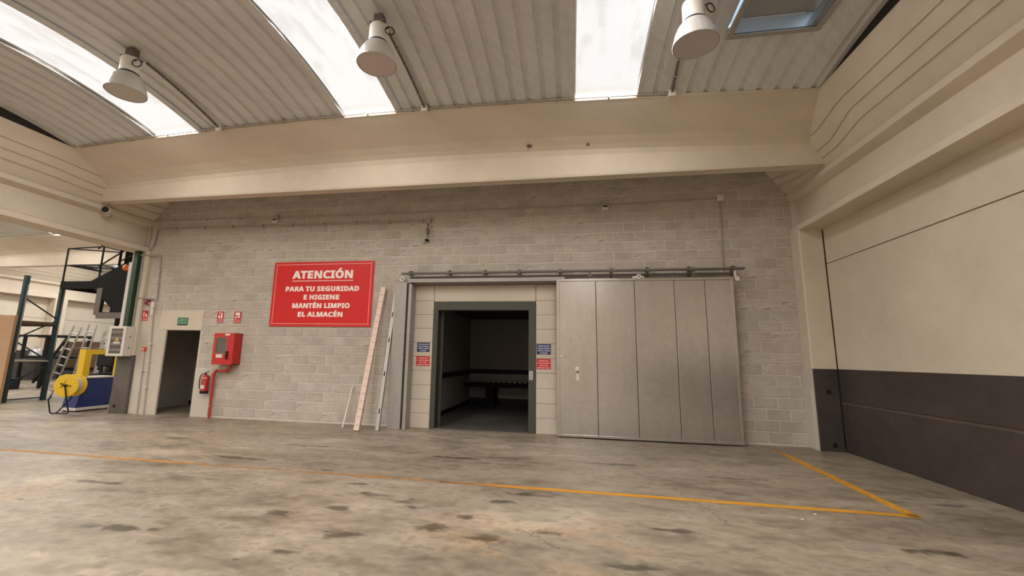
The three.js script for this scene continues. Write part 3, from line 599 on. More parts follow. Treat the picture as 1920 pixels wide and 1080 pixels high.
{
  const pict = (kind, word) => canvasTex(96, 140, (g, w, h) => {
    g.fillStyle = '#e6dcd2'; g.fillRect(0, 0, w, h); g.fillStyle = '#b5121b'; g.fillRect(2, 2, w - 4, 98); g.fillStyle = '#f3e8e2';
    if (kind === 0) { g.fillRect(54, 26, 20, 62); g.fillRect(58, 14, 12, 12); g.beginPath(); g.moveTo(30, 88); g.bezierCurveTo(8, 74, 24, 60, 26, 40); g.bezierCurveTo(44, 56, 50, 74, 36, 88); g.fill(); g.fillRect(20, 16, 26, 10); }
    else if (kind === 1) { g.fillRect(18, 14, 56, 34); g.fillRect(18, 58, 18, 28); g.beginPath(); g.arc(62, 66, 14, 0, 7); g.fill(); }
    else { g.fillRect(20, 20, 14, 66); g.beginPath(); g.moveTo(62, 86); g.bezierCurveTo(40, 72, 56, 58, 58, 38); g.bezierCurveTo(78, 54, 82, 74, 68, 86); g.fill(); }
    g.fillStyle = '#b5121b'; g.fillRect(2, 104, w - 4, 34); bold(g, word, 48, 127, 16, 78, '#f3d8d2');
  });
  signBoard('fire_sign', 'red alarm sign under the red siren by the left column', 'sign', -10.245, -10.065, 2.175, 2.43, pict(2, 'ALARMA'), M.white, undefined, 0.004, 0.012);
  signBoard('fire_sign', 'red extinguisher sign right of the small doorway', 'sign', -8.155, -7.97, 2.145, 2.407, pict(0, 'EXTINTOR'), M.white, undefined, 0.004, 0.012);
  signBoard('fire_sign', 'red hose reel sign above the red hose cabinet', 'sign', -7.70, -7.505, 2.135, 2.407, pict(1, 'MANGUERA'), M.white, undefined, 0.004, 0.012);
  const ex = canvasTex(160, 108, (g, w, h) => {
    g.fillStyle = '#0c3a26'; g.fillRect(0, 0, w, h); g.fillStyle = '#6fae92'; g.fillRect(12, 12, 82, 36); g.fillRect(10, 58, 140, 30); g.fillStyle = '#0c3a26'; g.fillRect(20, 24, 48, 8); bold(g, 'SALIDA', 80, 82, 24, 110, '#0c3a26');
    g.fillStyle = '#6fae92'; g.fillRect(104, 10, 44, 40); g.fillStyle = '#0c3a26'; g.beginPath(); g.arc(128, 18, 5, 0, 7); g.fill(); g.fillRect(121, 24, 10, 14); g.fillRect(114, 36, 8, 12); g.fillRect(130, 36, 12, 6);
  });
  signBoard('exit_sign', 'small green exit sign on the lintel of the small doorway', 'sign', -9.21, -8.93, 2.075, 2.255, ex, M.green, undefined, 0.006, 0.014);
}

// ---------------------------------------------------------------- fire equipment
{
  const t = thing('hose_cabinet', 'red fire hose cabinet with glazed door on the block wall', 'hose cabinet', [-7.68, 1.19, 0.006]);
  const w = 0.26, D = 0.25;
  obj('case', [box(-w, w, 0, 0.70, 0, 0.01), box(-w, -w + 0.01, 0, 0.70, 0, D - 0.02), box(w - 0.01, w, 0, 0.70, 0, D - 0.02), box(-w, w, 0.69, 0.70, 0, D - 0.02), box(-w, w, 0, 0.01, 0, D - 0.02)], M.red, t);
  const d = obj('door', frame(-w, w, 0, 0.70, -w + 0.06, 0.08, 0.24, 0.60, D - 0.02, D), M.red, t);
  obj('window_frame', frame(-0.207, 0.087, 0.235, 0.607, -0.197, 0.077, 0.245, 0.597, D - 0.005, D + 0.006), std(lin(0.6, 0.2, 0.14), 0.4), d);
  obj('pane', box(-0.2, 0.08, 0.24, 0.60, D - 0.012, D - 0.006), M.glass, d);
  obj('handle', [rbox(0.10, 0.14, 0.12, 0.30, D, D + 0.03, 0.006), rod([0.12, 0.21, D], [0.12, 0.21, D + 0.05], 0.014)], M.black, d);
  obj('label', box(-0.16, 0.0, 0.15, 0.225, D, D + 0.002), M.white, d); obj('label', box(0.02, 0.14, 0.645, 0.69, D, D + 0.002), M.pink, d);
  obj('hose_reel', [new THREE.TorusGeometry(0.13, 0.05, 10, 28).translate(-0.05, 0.38, 0.13), new THREE.CylinderGeometry(0.08, 0.08, 0.1, 20).rotateX(Math.PI / 2).translate(-0.05, 0.38, 0.1)], M.railGrey, t);
  const p = thing('hose_pipe', 'red water pipe with elbows under the hose cabinet down to the floor', 'pipe');
  obj('tube', pipe([[-7.55, 1.183, 0.14], [-7.55, 1.06, 0.12], [-7.95, 1.04, 0.1], [-7.985, 0.9, 0.09], [-7.985, 0.0, 0.08]], 0.027, 0.07, 14), M.redPipe, p);
  for (const [a, b] of [[[-7.55, 1.15, 0.13], [-7.55, 1.10, 0.125]], [[-7.61, 1.057, 0.118], [-7.66, 1.055, 0.115]], [[-7.89, 1.043, 0.104], [-7.93, 1.041, 0.101]], [[-7.985, 0.98, 0.094], [-7.985, 0.93, 0.09]]]) obj('coupling', rod(a, b, 0.038, 14), M.redPipe, p);
  obj('pipe_clamp', [new THREE.TorusGeometry(0.03, 0.006, 8, 20).rotateX(Math.PI / 2).translate(-7.985, 0.26, 0.083), box(-8.0, -7.97, 0.25, 0.27, 0.012, 0.055)], M.galvPlain, p);
  const e = thing('fire_extinguisher', 'red fire extinguisher hanging beside the small doorway', 'fire extinguisher', [-8.165, 0.535, 0.115]);
  obj('cylinder', lathe([[0, 0.02], [0.07, 0.02], [0.08, 0.035], [0.08, 0.34], [0.07, 0.38], [0.045, 0.41], [0.025, 0.42], [0.0, 0.42]], 28), M.red, e);
  obj('base', lathe([[0, 0], [0.078, 0], [0.084, 0.01], [0.084, 0.06], [0.08, 0.062]], 28), M.black, e);
  obj('valve', [rod([0, 0.41, 0], [0, 0.45, 0], 0.02), bar([-0.02, 0.455, 0], [0.09, 0.50, 0.01], 0.018, 0.012), bar([-0.02, 0.44, 0], [0.07, 0.445, 0.01], 0.018, 0.01)], M.black, e);
  obj('hose', new THREE.TubeGeometry(new THREE.CatmullRomCurve3([[-0.01, 0.44, 0.02], [-0.08, 0.42, 0.03], [-0.115, 0.32, 0.03], [-0.11, 0.18, 0.03], [-0.09, 0.1, 0.03]].map(V)), 20, 0.011, 8), M.black, e);
  const band = (y0, y1, a, m, n) => obj(n, new THREE.CylinderGeometry(0.0812, 0.0812, y1 - y0, 20, 1, true, -a, 2 * a).translate(0, (y0 + y1) / 2, 0), m, e);
  band(0.11, 0.19, 0.7, M.white, 'label'); band(0.2, 0.33, 1.0, std(lin(0.42, 0.06, 0.06), 0.5), 'label'); band(0.335, 0.35, 1.2, M.pink, 'label');
  obj('wall_hook', box(-0.02, 0.02, 0.33, 0.40, -0.115, -0.07), M.galvPlain, e);
  const s = thing('fire_siren', 'red round alarm siren on the wall above the alarm sign', 'siren', [-10.12, 2.625, 0.01]);
  obj('dome', lathe([[0, 0.075], [0.04, 0.07], [0.062, 0.05], [0.07, 0.02], [0.07, 0]], 24).rotateX(Math.PI / 2), std(lin(0.2, 0.012, 0.016), 0.4), s); obj('base', new THREE.CylinderGeometry(0.074, 0.074, 0.02, 24).rotateX(Math.PI / 2).translate(0, 0, -0.002), M.redPipe, s);
  obj('bracket', rbox(0.02, 0.1, -0.06, 0.0, 0, 0.05, 0.006), M.pvcGrey, s);
  const c = thing('call_point', 'red and white fire alarm call point left of the small doorway', 'call point', [-10.03, 1.50, 0.01]);
  obj('body', rbox(-0.055, 0.055, -0.05, 0.05, -0.006, 0.045, 0.008), std(lin(0.62, 0.10, 0.03), 0.4), c); obj('press_panel', rbox(-0.04, 0.015, -0.025, 0.02, 0.044, 0.05, 0.003), M.white, c);
  const w2 = thing('wall_socket', 'white switch box on the conduit above the call point', 'switch box', [-9.94, 2.46, 0.01]);
  obj('body', rbox(-0.045, 0.045, 0.02, 0.17, 0, 0.06, 0.008), M.pvc, w2); obj('cover', rbox(-0.04, 0.035, -0.14, 0.01, 0, 0.05, 0.008), M.white, w2);
}

// ---------------------------------------------------------------- conduits, detectors and cables on the wall
{
  const t = thing('wall_conduit', 'long upper conduit crossing the block wall below the beam', 'conduit');
  obj('tube', pipe([[-10.29, 4.72, 0.03], [-10.15, 4.70, 0.03], [-6.85, 4.64, 0.03], [0.74, 4.63, 0.03], [2.95, 4.665, 0.03]], 0.016, 0.05), M.pvcGrey, t);
  for (let i = 0; i < 14; i++) { const x = -9.7 + i * 0.93, y = x < -6.85 ? lerp(4.70, 4.64, (x + 10.15) / 3.3) : x < 0.74 ? 4.635 : lerp(4.63, 4.665, (x - 0.74) / 2.2); obj('clip', box(x - 0.01, x + 0.01, y - 0.025, y + 0.025, 0, 0.05), M.pvcGrey, t); }
  const u = thing('wall_conduit', 'lower twin conduit from the left column to the loose siren wires', 'conduit');
  obj('tube', [...pipe([[-10.42, 3.90, 0.12], [-10.24, 3.93, 0.05], [-10.16, 4.15, 0.04], [-10.14, 4.47, 0.035], [-3.12, 4.415, 0.035]], 0.015, 0.1), ...pipe([[-10.33, 4.70, 0.05], [-10.30, 4.2, 0.05], [-10.33, 3.92, 0.1]], 0.012, 0.08)], M.pvcGrey, u);
  for (let i = 0; i < 9; i++) { const x = -9.6 + i * 0.8; obj('clip', box(x - 0.01, x + 0.01, 4.385 + (x + 3.1) * -0.0078, 4.455 + (x + 3.1) * -0.0078, 0, 0.058), M.pvcGrey, u); }
  const d = thing('wall_conduit', 'thin vertical conduit dropping from the right wall box to the door rail', 'conduit');
  obj('tube', pipe([[2.955, 4.64, 0.025], [2.955, 4.40, 0.025], [2.925, 3.2, 0.025]], 0.012, 0.05), M.pvcGrey, d);
  const v = thing('wall_conduit', 'pair of vertical conduits down the wall beside the left column', 'conduit');
  obj('tube', pipe([[-10.42, 3.79, 0.13], [-10.0, 3.79, 0.03], [-9.93, 3.72, 0.03], [-9.87, 2.66, 0.03]], 0.018, 0.08), M.pvcGrey, v);
  obj('tube', pipe([[-9.94, 2.32, 0.03], [-9.86, 1.4, 0.03], [-9.80, 0.0, 0.03]], 0.03, 0.1), M.plaster, v); obj('tube', pipe([[-10.03, 1.45, 0.03], [-10.0, 0.9, 0.03], [-9.98, 0.0, 0.03]], 0.026, 0.1), M.plaster, v);
  for (const [x, y] of [[-9.86, 1.62], [-9.85, 1.22], [-9.845, 1.0], [-9.99, 1.0], [-9.82, 0.62]]) obj('clip', rbox(x - 0.045, x + 0.045, y - 0.012, y + 0.012, 0, 0.065, 0.004), M.white, v);
  const h = thing('wall_conduit', 'short horizontal conduit from the green duct to the siren', 'conduit');
  obj('tube', pipe([[-10.55, 2.70, 0.1], [-10.27, 2.72, 0.1], [-10.2, 2.72, 0.03], [-9.96, 2.70, 0.03]], 0.014, 0.05), M.pvcGrey, h);
  const jb = (x, y, label, m = M.pvcGrey) => { const b = thing('junction_box', label, 'junction box', [x, y, 0.006]); obj('body', rbox(-0.055, 0.055, -0.055, 0.055, 0, 0.055, 0.008), m, b); obj('cover', rbox(-0.06, 0.06, -0.06, 0.06, 0.05, 0.062, 0.006), m, b); return b; };
  jb(-3.06, 4.42, 'small square wall box at the end of the lower conduit'); jb(2.95, 4.665, 'square wall box at the right end of the upper conduit', M.pvc);
  for (const [x, y, l] of [[-6.85, 4.62, 'white beam detector under the upper conduit above the warning sign'], [0.736, 4.62, 'white beam detector under the upper conduit above the sliding door']]) {
    const b = thing('smoke_detector', l, 'detector', [x, y, 0.006]);
    obj('back_box', rbox(-0.06, 0.06, -0.03, 0.10, 0, 0.06, 0.008), M.pvcGrey, b); obj('head', rbox(-0.065, 0.065, -0.12, -0.02, 0, 0.10, 0.01), M.white, b); obj('lens_slot', rbox(-0.05, 0.05, -0.065, -0.03, 0.08, 0.104, 0.004), M.black, b);
  }
  const w = thing('hanging_siren', 'dark loose siren and wires hanging under the lower conduit box', 'siren', [-3.075, 4.15, 0.03]);
  obj('wire', [rod([0, 0.22, 0], [0, 0.0, 0.01], 0.008, 8), rod([0.005, -0.02, 0.01], [0.01, -0.12, 0.02], 0.007, 8)], M.black, w);
  obj('connector', rbox(-0.028, 0.028, -0.02, 0.10, -0.01, 0.04, 0.006), M.railGrey, w);
  obj('horn', [lathe([[0.0, 0.04], [0.03, 0.03], [0.055, 0.0], [0.05, -0.015], [0, -0.01]], 20).rotateZ(-0.2).translate(0.0, -0.18, 0.03), rod([-0.03, -0.22, 0.02], [-0.085, -0.25, 0.02], 0.008, 8)], M.black, w);
  obj('hook', rod([0.06, 0.12, -0.02], [0.11, 0.15, 0.0], 0.006, 6), M.black, w);
}
{ // camera on the left girder
  const t = thing('security_camera', 'white bullet camera with black lens on the left girder', 'camera', [-10.27, 4.55, 1.15], 0.5);
  obj('body', [lathe([[0, 0], [0.07, 0], [0.078, 0.01], [0.078, 0.2], [0.06, 0.24], [0, 0.24]], 24).rotateX(-Math.PI / 2).translate(0, 0.01, 0.14)], M.white, t);
  obj('lens', [new THREE.CylinderGeometry(0.068, 0.068, 0.012, 24).rotateX(Math.PI / 2).translate(0, 0.01, 0.142)], M.black, t);
  obj('bracket', [rbox(-0.04, 0.06, -0.12, -0.05, -0.05, 0.05, 0.01), rod([0, -0.08, 0], [0, 0, 0], 0.02)], M.pvcGrey, t);
}
{ // distribution board on the left column
  const t = thing('distribution_board', 'white electrical panel with smoked window on the left column', 'electrical panel', [-10.53, 1.325, 0.085]);
  obj('case', rbox(-0.235, 0.235, 0, 0.70, 0, 0.205, 0.01), M.pvc, t);
  const d = obj('door', frame(-0.24, 0.24, 0, 0.70, -0.165, 0.165, 0.06, 0.64, 0.203, 0.225), M.white, t);
  obj('window', box(-0.17, 0.17, 0.055, 0.645, 0.206, 0.212), std(lin(0.10, 0.09, 0.078), 0.2), d);
  for (let i = 0; i < 4; i++) obj('breaker_row', rbox(-0.155, 0.155, 0.11 + i * 0.14, 0.17 + i * 0.14, 0.206, 0.216, 0.004), std(lin(0.2, 0.18, 0.16), 0.5), d);
  obj('hazard_label', extr([[-0.03, 0.355], [0.07, 0.355], [0.02, 0.44]], 0.003, 'z', 0.216), M.yellow, d); obj('label', box(-0.075, 0.105, 0.29, 0.335, 0.216, 0.2195), M.white, d);
  for (const y of [0.2, 0.46]) obj('lock', new THREE.CylinderGeometry(0.013, 0.013, 0.012, 12).rotateZ(Math.PI / 2).translate(0.24, y, 0.1), M.black, t);
  const g = thing('cable_duct', 'dark green upright cable duct above the electrical panel', 'cable duct');
  obj('duct', rbox(-10.53, -10.41, 2.03, 3.88, 0.088, 0.2, 0.008), M.green, g); obj('cables', [0, 1, 2].map((i) => rod([-10.395 + i * 0.02, 2.03, 0.1], [-10.395 + i * 0.02, 3.85, 0.1], 0.009, 8)), M.pvcGrey, g, 'grey cables clipped beside the duct');
  const w = thing('cable_duct', 'white upright cable duct beside the green duct', 'cable duct');
  obj('duct', rbox(-10.66, -10.56, 2.03, 3.6, 0.09, 0.18, 0.006), M.white, w); obj('cover', rbox(-10.655, -10.565, 2.03, 3.6, 0.178, 0.186, 0.003), M.white, w); obj('elbow', rbox(-10.665, -10.555, 2.03, 2.06, 0.088, 0.192, 0.006), M.white, w);
}

// ---------------------------------------------------------------- profiles leaning on the wall
function leaning(o, foot, head) { // stands o (built along +y) from foot towards head
  const d = V(head).sub(V(foot)); o.position.set(...foot);
  const y = d.clone().normalize(), z = new THREE.Vector3(0, 0, 1); z.addScaledVector(y, -z.dot(y)).normalize();
  o.quaternion.setFromRotationMatrix(new THREE.Matrix4().makeBasis(y.clone().cross(z), y, z)); return d.length();
}
{
  const t = thing('perforated_upright', 'pale pink perforated rack upright leaning on the block wall', 'steel profile');
  const L = leaning(t, [-4.11, 0.012, 0.70], [-4.01, 2.93, 0.065]);
  obj('channel', [rbox(-0.055, 0.055, 0, L, 0.03, 0.035, 0.002), rbox(-0.055, -0.05, 0, L, -0.03, 0.035, 0.002), rbox(0.05, 0.055, 0, L, -0.03, 0.035, 0.002), rbox(-0.055, -0.03, 0, L, -0.03, -0.025, 0.002), rbox(0.03, 0.055, 0, L, -0.03, -0.025, 0.002)], M.pink, t);
  const sl = [], n = Math.floor(L / 0.15);
  for (let i = 0; i < n; i++) for (const x of [-0.018, 0.018]) sl.push(new THREE.BoxGeometry(0.008, 0.026, 0.002).rotateZ(x > 0 ? 0.25 : -0.25).translate(x, 0.1 + i * 0.15, 0.0358));
  for (let i = 0; i < n; i++) sl.push(box(0.0545, 0.0565, 0.08 + i * 0.15, 0.12 + i * 0.15, -0.005, 0.008));
  obj('slots', sl, M.railGrey, t).userData.kind = 'stuff';
}
{
  const t = thing('steel_angle', 'grey slotted steel profile leaning against the lift jamb', 'steel profile');
  const L = leaning(t, [-3.73, 0.01, 0.60], [-3.715, 2.95, 0.06]);
  obj('web', rbox(-0.045, 0.03, 0, L, 0.0, 0.006, 0.002), M.galvPlain, t); obj('flange', [rbox(0.024, 0.03, 0, L, -0.05, 0.006, 0.002), rbox(-0.045, -0.039, 0, L, -0.02, 0.006, 0.002)], M.steelGrey, t);
  for (const y of [0.32, 1.05, 1.75, 2.3]) obj('slot', rbox(-0.02, 0.004, y, y + 0.1, 0.0045, 0.0075, 0.001), M.black, t);
}
{
  const t = thing('white_batten', 'short thin white batten leaning on the wall left of the pink upright', 'batten');
  const L = leaning(t, [-4.545, 0.006, 0.45], [-4.60, 0.80, 0.03]);
  obj('strip', rbox(-0.013, 0.013, 0, L, -0.01, 0.01, 0.004), M.white, t); obj('end_cap', rbox(-0.014, 0.014, L - 0.02, L, -0.011, 0.011, 0.004), M.pvc, t);
}

// ---------------------------------------------------------------- floor marking
{
  const n1 = tileNoise(1024, 64, 60, 6, 4, 0.6), mk = (f) => { const t = dataTex(1024, 64, (x, y, i) => { const u = x / 1024, wear = f(u), e = Math.min(y, 63 - y) / 12, on = n1[i] * 0.9 + 0.25 * Math.min(1, e) - wear; const dirt = 0.75 + 0.4 * n1[(i + 333) % n1.length]; const w2 = Math.min(1, wear * 1.5); return [lerp(214, 178, w2) * dirt, lerp(150, 120, w2) * dirt, lerp(34, 58, w2) * dirt, on > 0.12 ? 255 : 0]; }); t.wrapS = t.wrapT = THREE.ClampToEdgeWrapping; return t; };
  const strip = (name, label, p, q, w, tex) => {
    const A = V(p), B = V(q), d = B.clone().sub(A), s = new THREE.Vector3(-d.z, 0, d.x).setLength(w / 2), m = 40, secs = [];
    for (let i = 0; i <= m; i++) { const c = A.clone().lerp(B, i / m); secs.push([[c.x + s.x, 0.0015, c.z + s.z], [c.x - s.x, 0.0015, c.z - s.z]]); }
    const g = loft(secs); g.computeBoundingBox(); const P = g.attributes.position, uv = new Float32Array(P.count * 2);
    for (let i = 0; i < P.count; i++) { const r = new THREE.Vector3(P.getX(i) - A.x, 0, P.getZ(i) - A.z); uv[2 * i] = r.dot(d) / d.lengthSq(); uv[2 * i + 1] = 0.5 + r.dot(s) / (2 * s.lengthSq()); }
    g.setAttribute('uv', new THREE.BufferAttribute(uv, 2));
    const nn = g.attributes.normal; for (let i = 0; i < nn.count; i++) nn.setXYZ(i, 0, 1, 0);
    const o = obj(name, g, std(0xffffff, 0.7, { map: tex, alphaTest: 0.5, side: THREE.DoubleSide }));
    tag(o, label, 'floor marking');
  };
  strip('floor_line', 'long yellow painted floor line parallel to the block wall, worn at left', [-8.2, 0, 3.62], [3.36, 0, 3.665], 0.10, mk((u) => u < 0.3 ? 0.50 : lerp(0.60, 0.06, sst(0.58, 0.72, u))));
  strip('floor_line', 'short yellow painted floor line running towards the right column', [3.43, 0, 0.30], [3.315, 0, 3.70], 0.11, mk((u) => lerp(0.62, 0.05, sst(0.0, 0.3, u))));
}
// crumbs of litter on the concrete
for (const [x, z, m, l] of [[0.2, 0.85, M.white, 'small white paper scrap on the floor before the sliding door'], [2.15, 4.05, M.white, 'tiny white chip of plaster on the floor near the yellow corner'], [2.35, 3.86, M.white, 'tiny white scrap lying just outside the yellow line corner']]) {
  const g = new THREE.IcosahedronGeometry(0.014, 0); g.scale(1.3, 0.5, 1); const o = obj('paper_scrap', g.translate(0, 0.006, 0), m); o.position.set(x, 0, z); tag(o, l, 'litter');
}

// ---------------------------------------------------------------- the next nave: rack, platform, strapping machine ...
{
  const t = thing('pallet_rack', 'dark blue pallet rack frame with two shelf levels at far left', 'pallet rack');
  const xs = [-15.1, -17.9], zs = [-0.70, -1.62];
  for (const x of xs) {
    for (const z of zs) { const u = obj('upright', rbox(x - 0.05, x + 0.05, 0, 3.5, z - 0.05, z + 0.05, 0.006), M.rackBlue, t); obj('foot_plate', box(x - 0.08, x + 0.08, 0, 0.008, z - 0.08, z + 0.08), M.rackBlue, u); obj('rail_strip', box(x + 0.05, x + 0.053, 1.35, 3.25, z - 0.035, z - 0.015), M.galvPlain, u); }
    for (const [a, b] of [[[2.89, 0], [2.33, 1]], [[2.30, 1], [1.72, 0]], [[1.66, 0], [1.1, 1]], [[1.02, 1], [0.47, 0]], [[0.07, 0], [0.07, 1]]]) obj('brace', bar([x, a[0], zs[a[1]]], [x, b[0], zs[b[1]]], 0.03, 0.03), M.rackBlue, t);
  }
  for (const y of [2.18, 1.11]) for (const z of zs) obj('beam', rbox(xs[1], xs[0], y - 0.06, y + 0.05, z - 0.025, z + 0.025, 0.006), M.rackBlue, t);
  obj('shelf', box(xs[1], xs[0] + 0.03, 2.15, 2.23, zs[1] + 0.03, zs[0] - 0.03), M.brown, t); obj('shelf', box(xs[1], xs[0] + 0.03, 1.09, 1.13, zs[1] + 0.03, zs[0] - 0.03), M.pvcGrey, t);
  const b = thing('cardboard_sheet', 'tall brown cardboard sheet standing in front of the rack at the left edge', 'cardboard sheet', [-15.9, 0, -0.4]);
  obj('sheet', rbox(-1.2, 1.16, 0.03, 2.34, -0.03, 0.03, 0.004), M.card, b); obj('edge_fold', rbox(1.13, 1.165, 0.03, 2.34, -0.035, 0.035, 0.004), M.card, b); obj('runner', [box(-1.1, -0.9, 0, 0.03, -0.1, 0.1), box(0.8, 1.0, 0, 0.03, -0.1, 0.1)], M.brown, b);
}
{ // raised platform with rails and sloping sides
  const t = thing('steel_platform', 'raised black steel platform with guard rails behind the strapping machine', 'platform'), B = M.blackSteel, z0 = -1.48, z1 = -3.3;
  obj('deck', [rbox(-15.03, -13.70, 3.235, 3.465, z0 - 0.05, z0, 0.008), rbox(-15.03, -13.70, 3.235, 3.465, z1, z1 + 0.05, 0.008), rbox(-15.035, -14.985, 3.24, 3.46, z1 + 0.01, z0 - 0.01, 0.008), rbox(-15.0, -12.65, 3.40, 3.43, z1, z0 - 0.06, 0.004)], B, t);
  const post = (x, z, y0, y1) => obj('rail_post', rbox(x - 0.018, x + 0.018, y0, y1, z - 0.018, z + 0.018, 0.004), B, t);
  for (const [x, z, y0, y1] of [[-15.0, z0 - 0.03, 3.44, 4.48], [-14.12, z0 - 0.9, 3.44, 4.62], [-13.70, z0 - 0.03, 3.44, 4.51], [-13.07, z0 - 0.03, 3.9, 4.40], [-15.0, z1 + 0.03, 3.44, 4.48]]) post(x, z, y0, y1);
  for (const [a, b] of [[[-15.0, 4.48, z0 - 0.03], [-13.7, 4.51, z0 - 0.03]], [[-13.7, 4.51, z0 - 0.03], [-13.05, 4.36, z0 - 0.03]], [[-15.0, 3.96, z0 - 0.03], [-13.7, 3.95, z0 - 0.03]], [[-13.7, 3.95, z0 - 0.03], [-13.1, 3.82, z0 - 0.03]], [[-15.0, 4.48, z0 - 0.03], [-14.12, 4.55, z0 - 0.9]], [[-15.0, 3.96, z0 - 0.03], [-14.12, 4.0, z0 - 0.9]], [[-14.13, 3.97, z0 - 0.3], [-12.95, 4.39, z0 - 0.05]], [[-13.07, 4.06, z0 - 0.05], [-12.62, 4.22, z0 - 0.05]], [[-14.13, 4.50, z0 - 0.2], [-13.74, 4.64, z0 - 0.1]], [[-12.9, 4.33, z0 - 0.05], [-12.2, 4.42, z0 - 0.05]]]) obj('rail', bar(a, b, 0.032, 0.032), B, t);
  for (const x of [-12.93, -12.80]) obj('mast', rbox(x - 0.035, x + 0.035, 3.3, 4.43, z0 - 0.16, z0 - 0.08, 0.006), B, t);
  const sh = new THREE.Shape([[-13.98, 3.445], [-12.87, 3.97], [-12.69, 4.0], [-12.66, 3.70], [-12.65, 3.40], [-12.64, 2.85], [-12.63, 2.32], [-13.53, 2.46], [-13.63, 3.12], [-13.76, 3.2]].map((p) => new THREE.Vector2(...p)));
  sh.holes.push(new THREE.Path([[-13.42, 2.93], [-13.38, 2.90], [-13.08, 2.66], [-13.11, 2.54], [-13.44, 2.56]].map((p) => new THREE.Vector2(...p))));
  obj('side_panel', uvm(new THREE.ExtrudeGeometry(sh, { depth: 0.07, bevelEnabled: false }).translate(0, 0, z0 - 0.075)), B, t);
  obj('lower_frame', [rbox(-13.66, -13.47, 2.46, 3.25, z0 - 0.10, z0, 0.008), rbox(-13.55, -12.6, 2.36, 2.53, z0 - 0.095, z0 + 0.005, 0.008)], M.railGrey, t);
  obj('leg', rbox(-14.98, -14.88, 0, 3.25, z1, z1 + 0.1, 0.006), B, t); obj('leg', rbox(-12.52, -12.42, 0, 3.45, z1, z1 + 0.1, 0.006), B, t); obj('leg', rbox(-12.36, -12.26, 0, 3.4, z0 - 0.2, z0 - 0.1, 0.006), B, t); obj('leg_brace', bar([-12.7, 3.38, z0 - 0.12], [-12.3, 3.38, z0 - 0.12], 0.06, 0.06), B, t);
  obj('beacon', [new THREE.SphereGeometry(0.085, 20, 14).scale(1, 1.1, 1).translate(-12.70, 3.83, z0 + 0.05), rod([-12.70, 3.8, z0 + 0.05], [-12.5, 3.8, z0 + 0.02], 0.05)], M.orange, t, 'orange warning beacon');
}
{ // strapping machine: blue body, white table, yellow arch
  const t = thing('strapping_machine', 'blue strapping machine with yellow arch and white table by the left column', 'strapping machine', [-11.86, 0, -0.20]);
  const side = [[-0.40, 0.10], [0.38, 0.10], [0.40, 0.78], [-0.28, 0.78]];
  obj('body', extr(side.map(([a, b]) => [a, b]), 0.40, 'x', -0.05), M.blue, t);
  obj('base', [rbox(-0.07, 0.36, 0.03, 0.10, -0.44, 0.40, 0.01)], M.white, t, 'white base strip');
  for (const [x, z] of [[0.0, -0.36], [0.0, 0.36], [0.3, -0.36], [0.3, 0.34]]) obj('castor', [new THREE.CylinderGeometry(0.03, 0.03, 0.03, 14).rotateZ(Math.PI / 2).translate(x, 0.03, z)], M.blue, t);
  obj('table', rbox(-0.08, 0.38, 0.78, 0.815, -0.44, 0.30, 0.006), M.white, t);
  obj('arch', extr([[-0.35, 0.81], [-0.35, 1.47], [0.64, 1.47], [0.64, 0.81], [0.52, 0.81], [0.52, 1.35], [-0.20, 1.35], [-0.20, 0.81]].reverse(), 0.18, 'x', 0.14), M.yellow, t);
  const r = thing('strap_reel', 'yellow reel of strapping on a wire stand beside the strapping machine', 'strap reel', [-11.32, 0.645, 0.55], -1.25);
  for (const x of [0.1, -0.16]) obj('flange', lathe([[0.03, 0], [0.245, 0], [0.255, 0.008], [0.255, 0.016], [0.245, 0.024], [0.03, 0.024]], 36).rotateZ(Math.PI / 2).translate(x, 0, 0), M.yellow, r);
  obj('strap', new THREE.CylinderGeometry(0.18, 0.18, 0.22, 32).rotateZ(Math.PI / 2).translate(-0.05, 0, 0), M.pvc, r);
  obj('hub', [bar([0.09, -0.02, -0.12], [0.09, 0.05, 0.12], 0.02, 0.04), bar([0.09, -0.05, 0.1], [0.09, 0.12, 0.0], 0.02, 0.03), rod([-0.2, 0, 0], [0.13, 0, 0], 0.03)], M.black, r);
  obj('stand', pipe([[-0.18, 0, 0], [-0.2, -0.3, 0.05], [0.02, -0.615, 0.15], [0.12, -0.615, 0.2], [0.13, -0.3, 0.28], [0.14, -0.22, 0.22]], 0.014, 0.06), M.black, r); obj('stand', pipe([[0.12, 0, 0], [0.13, -0.3, -0.08], [0.05, -0.615, -0.12], [0.02, -0.615, 0.18]], 0.014, 0.06), M.black, r);
}
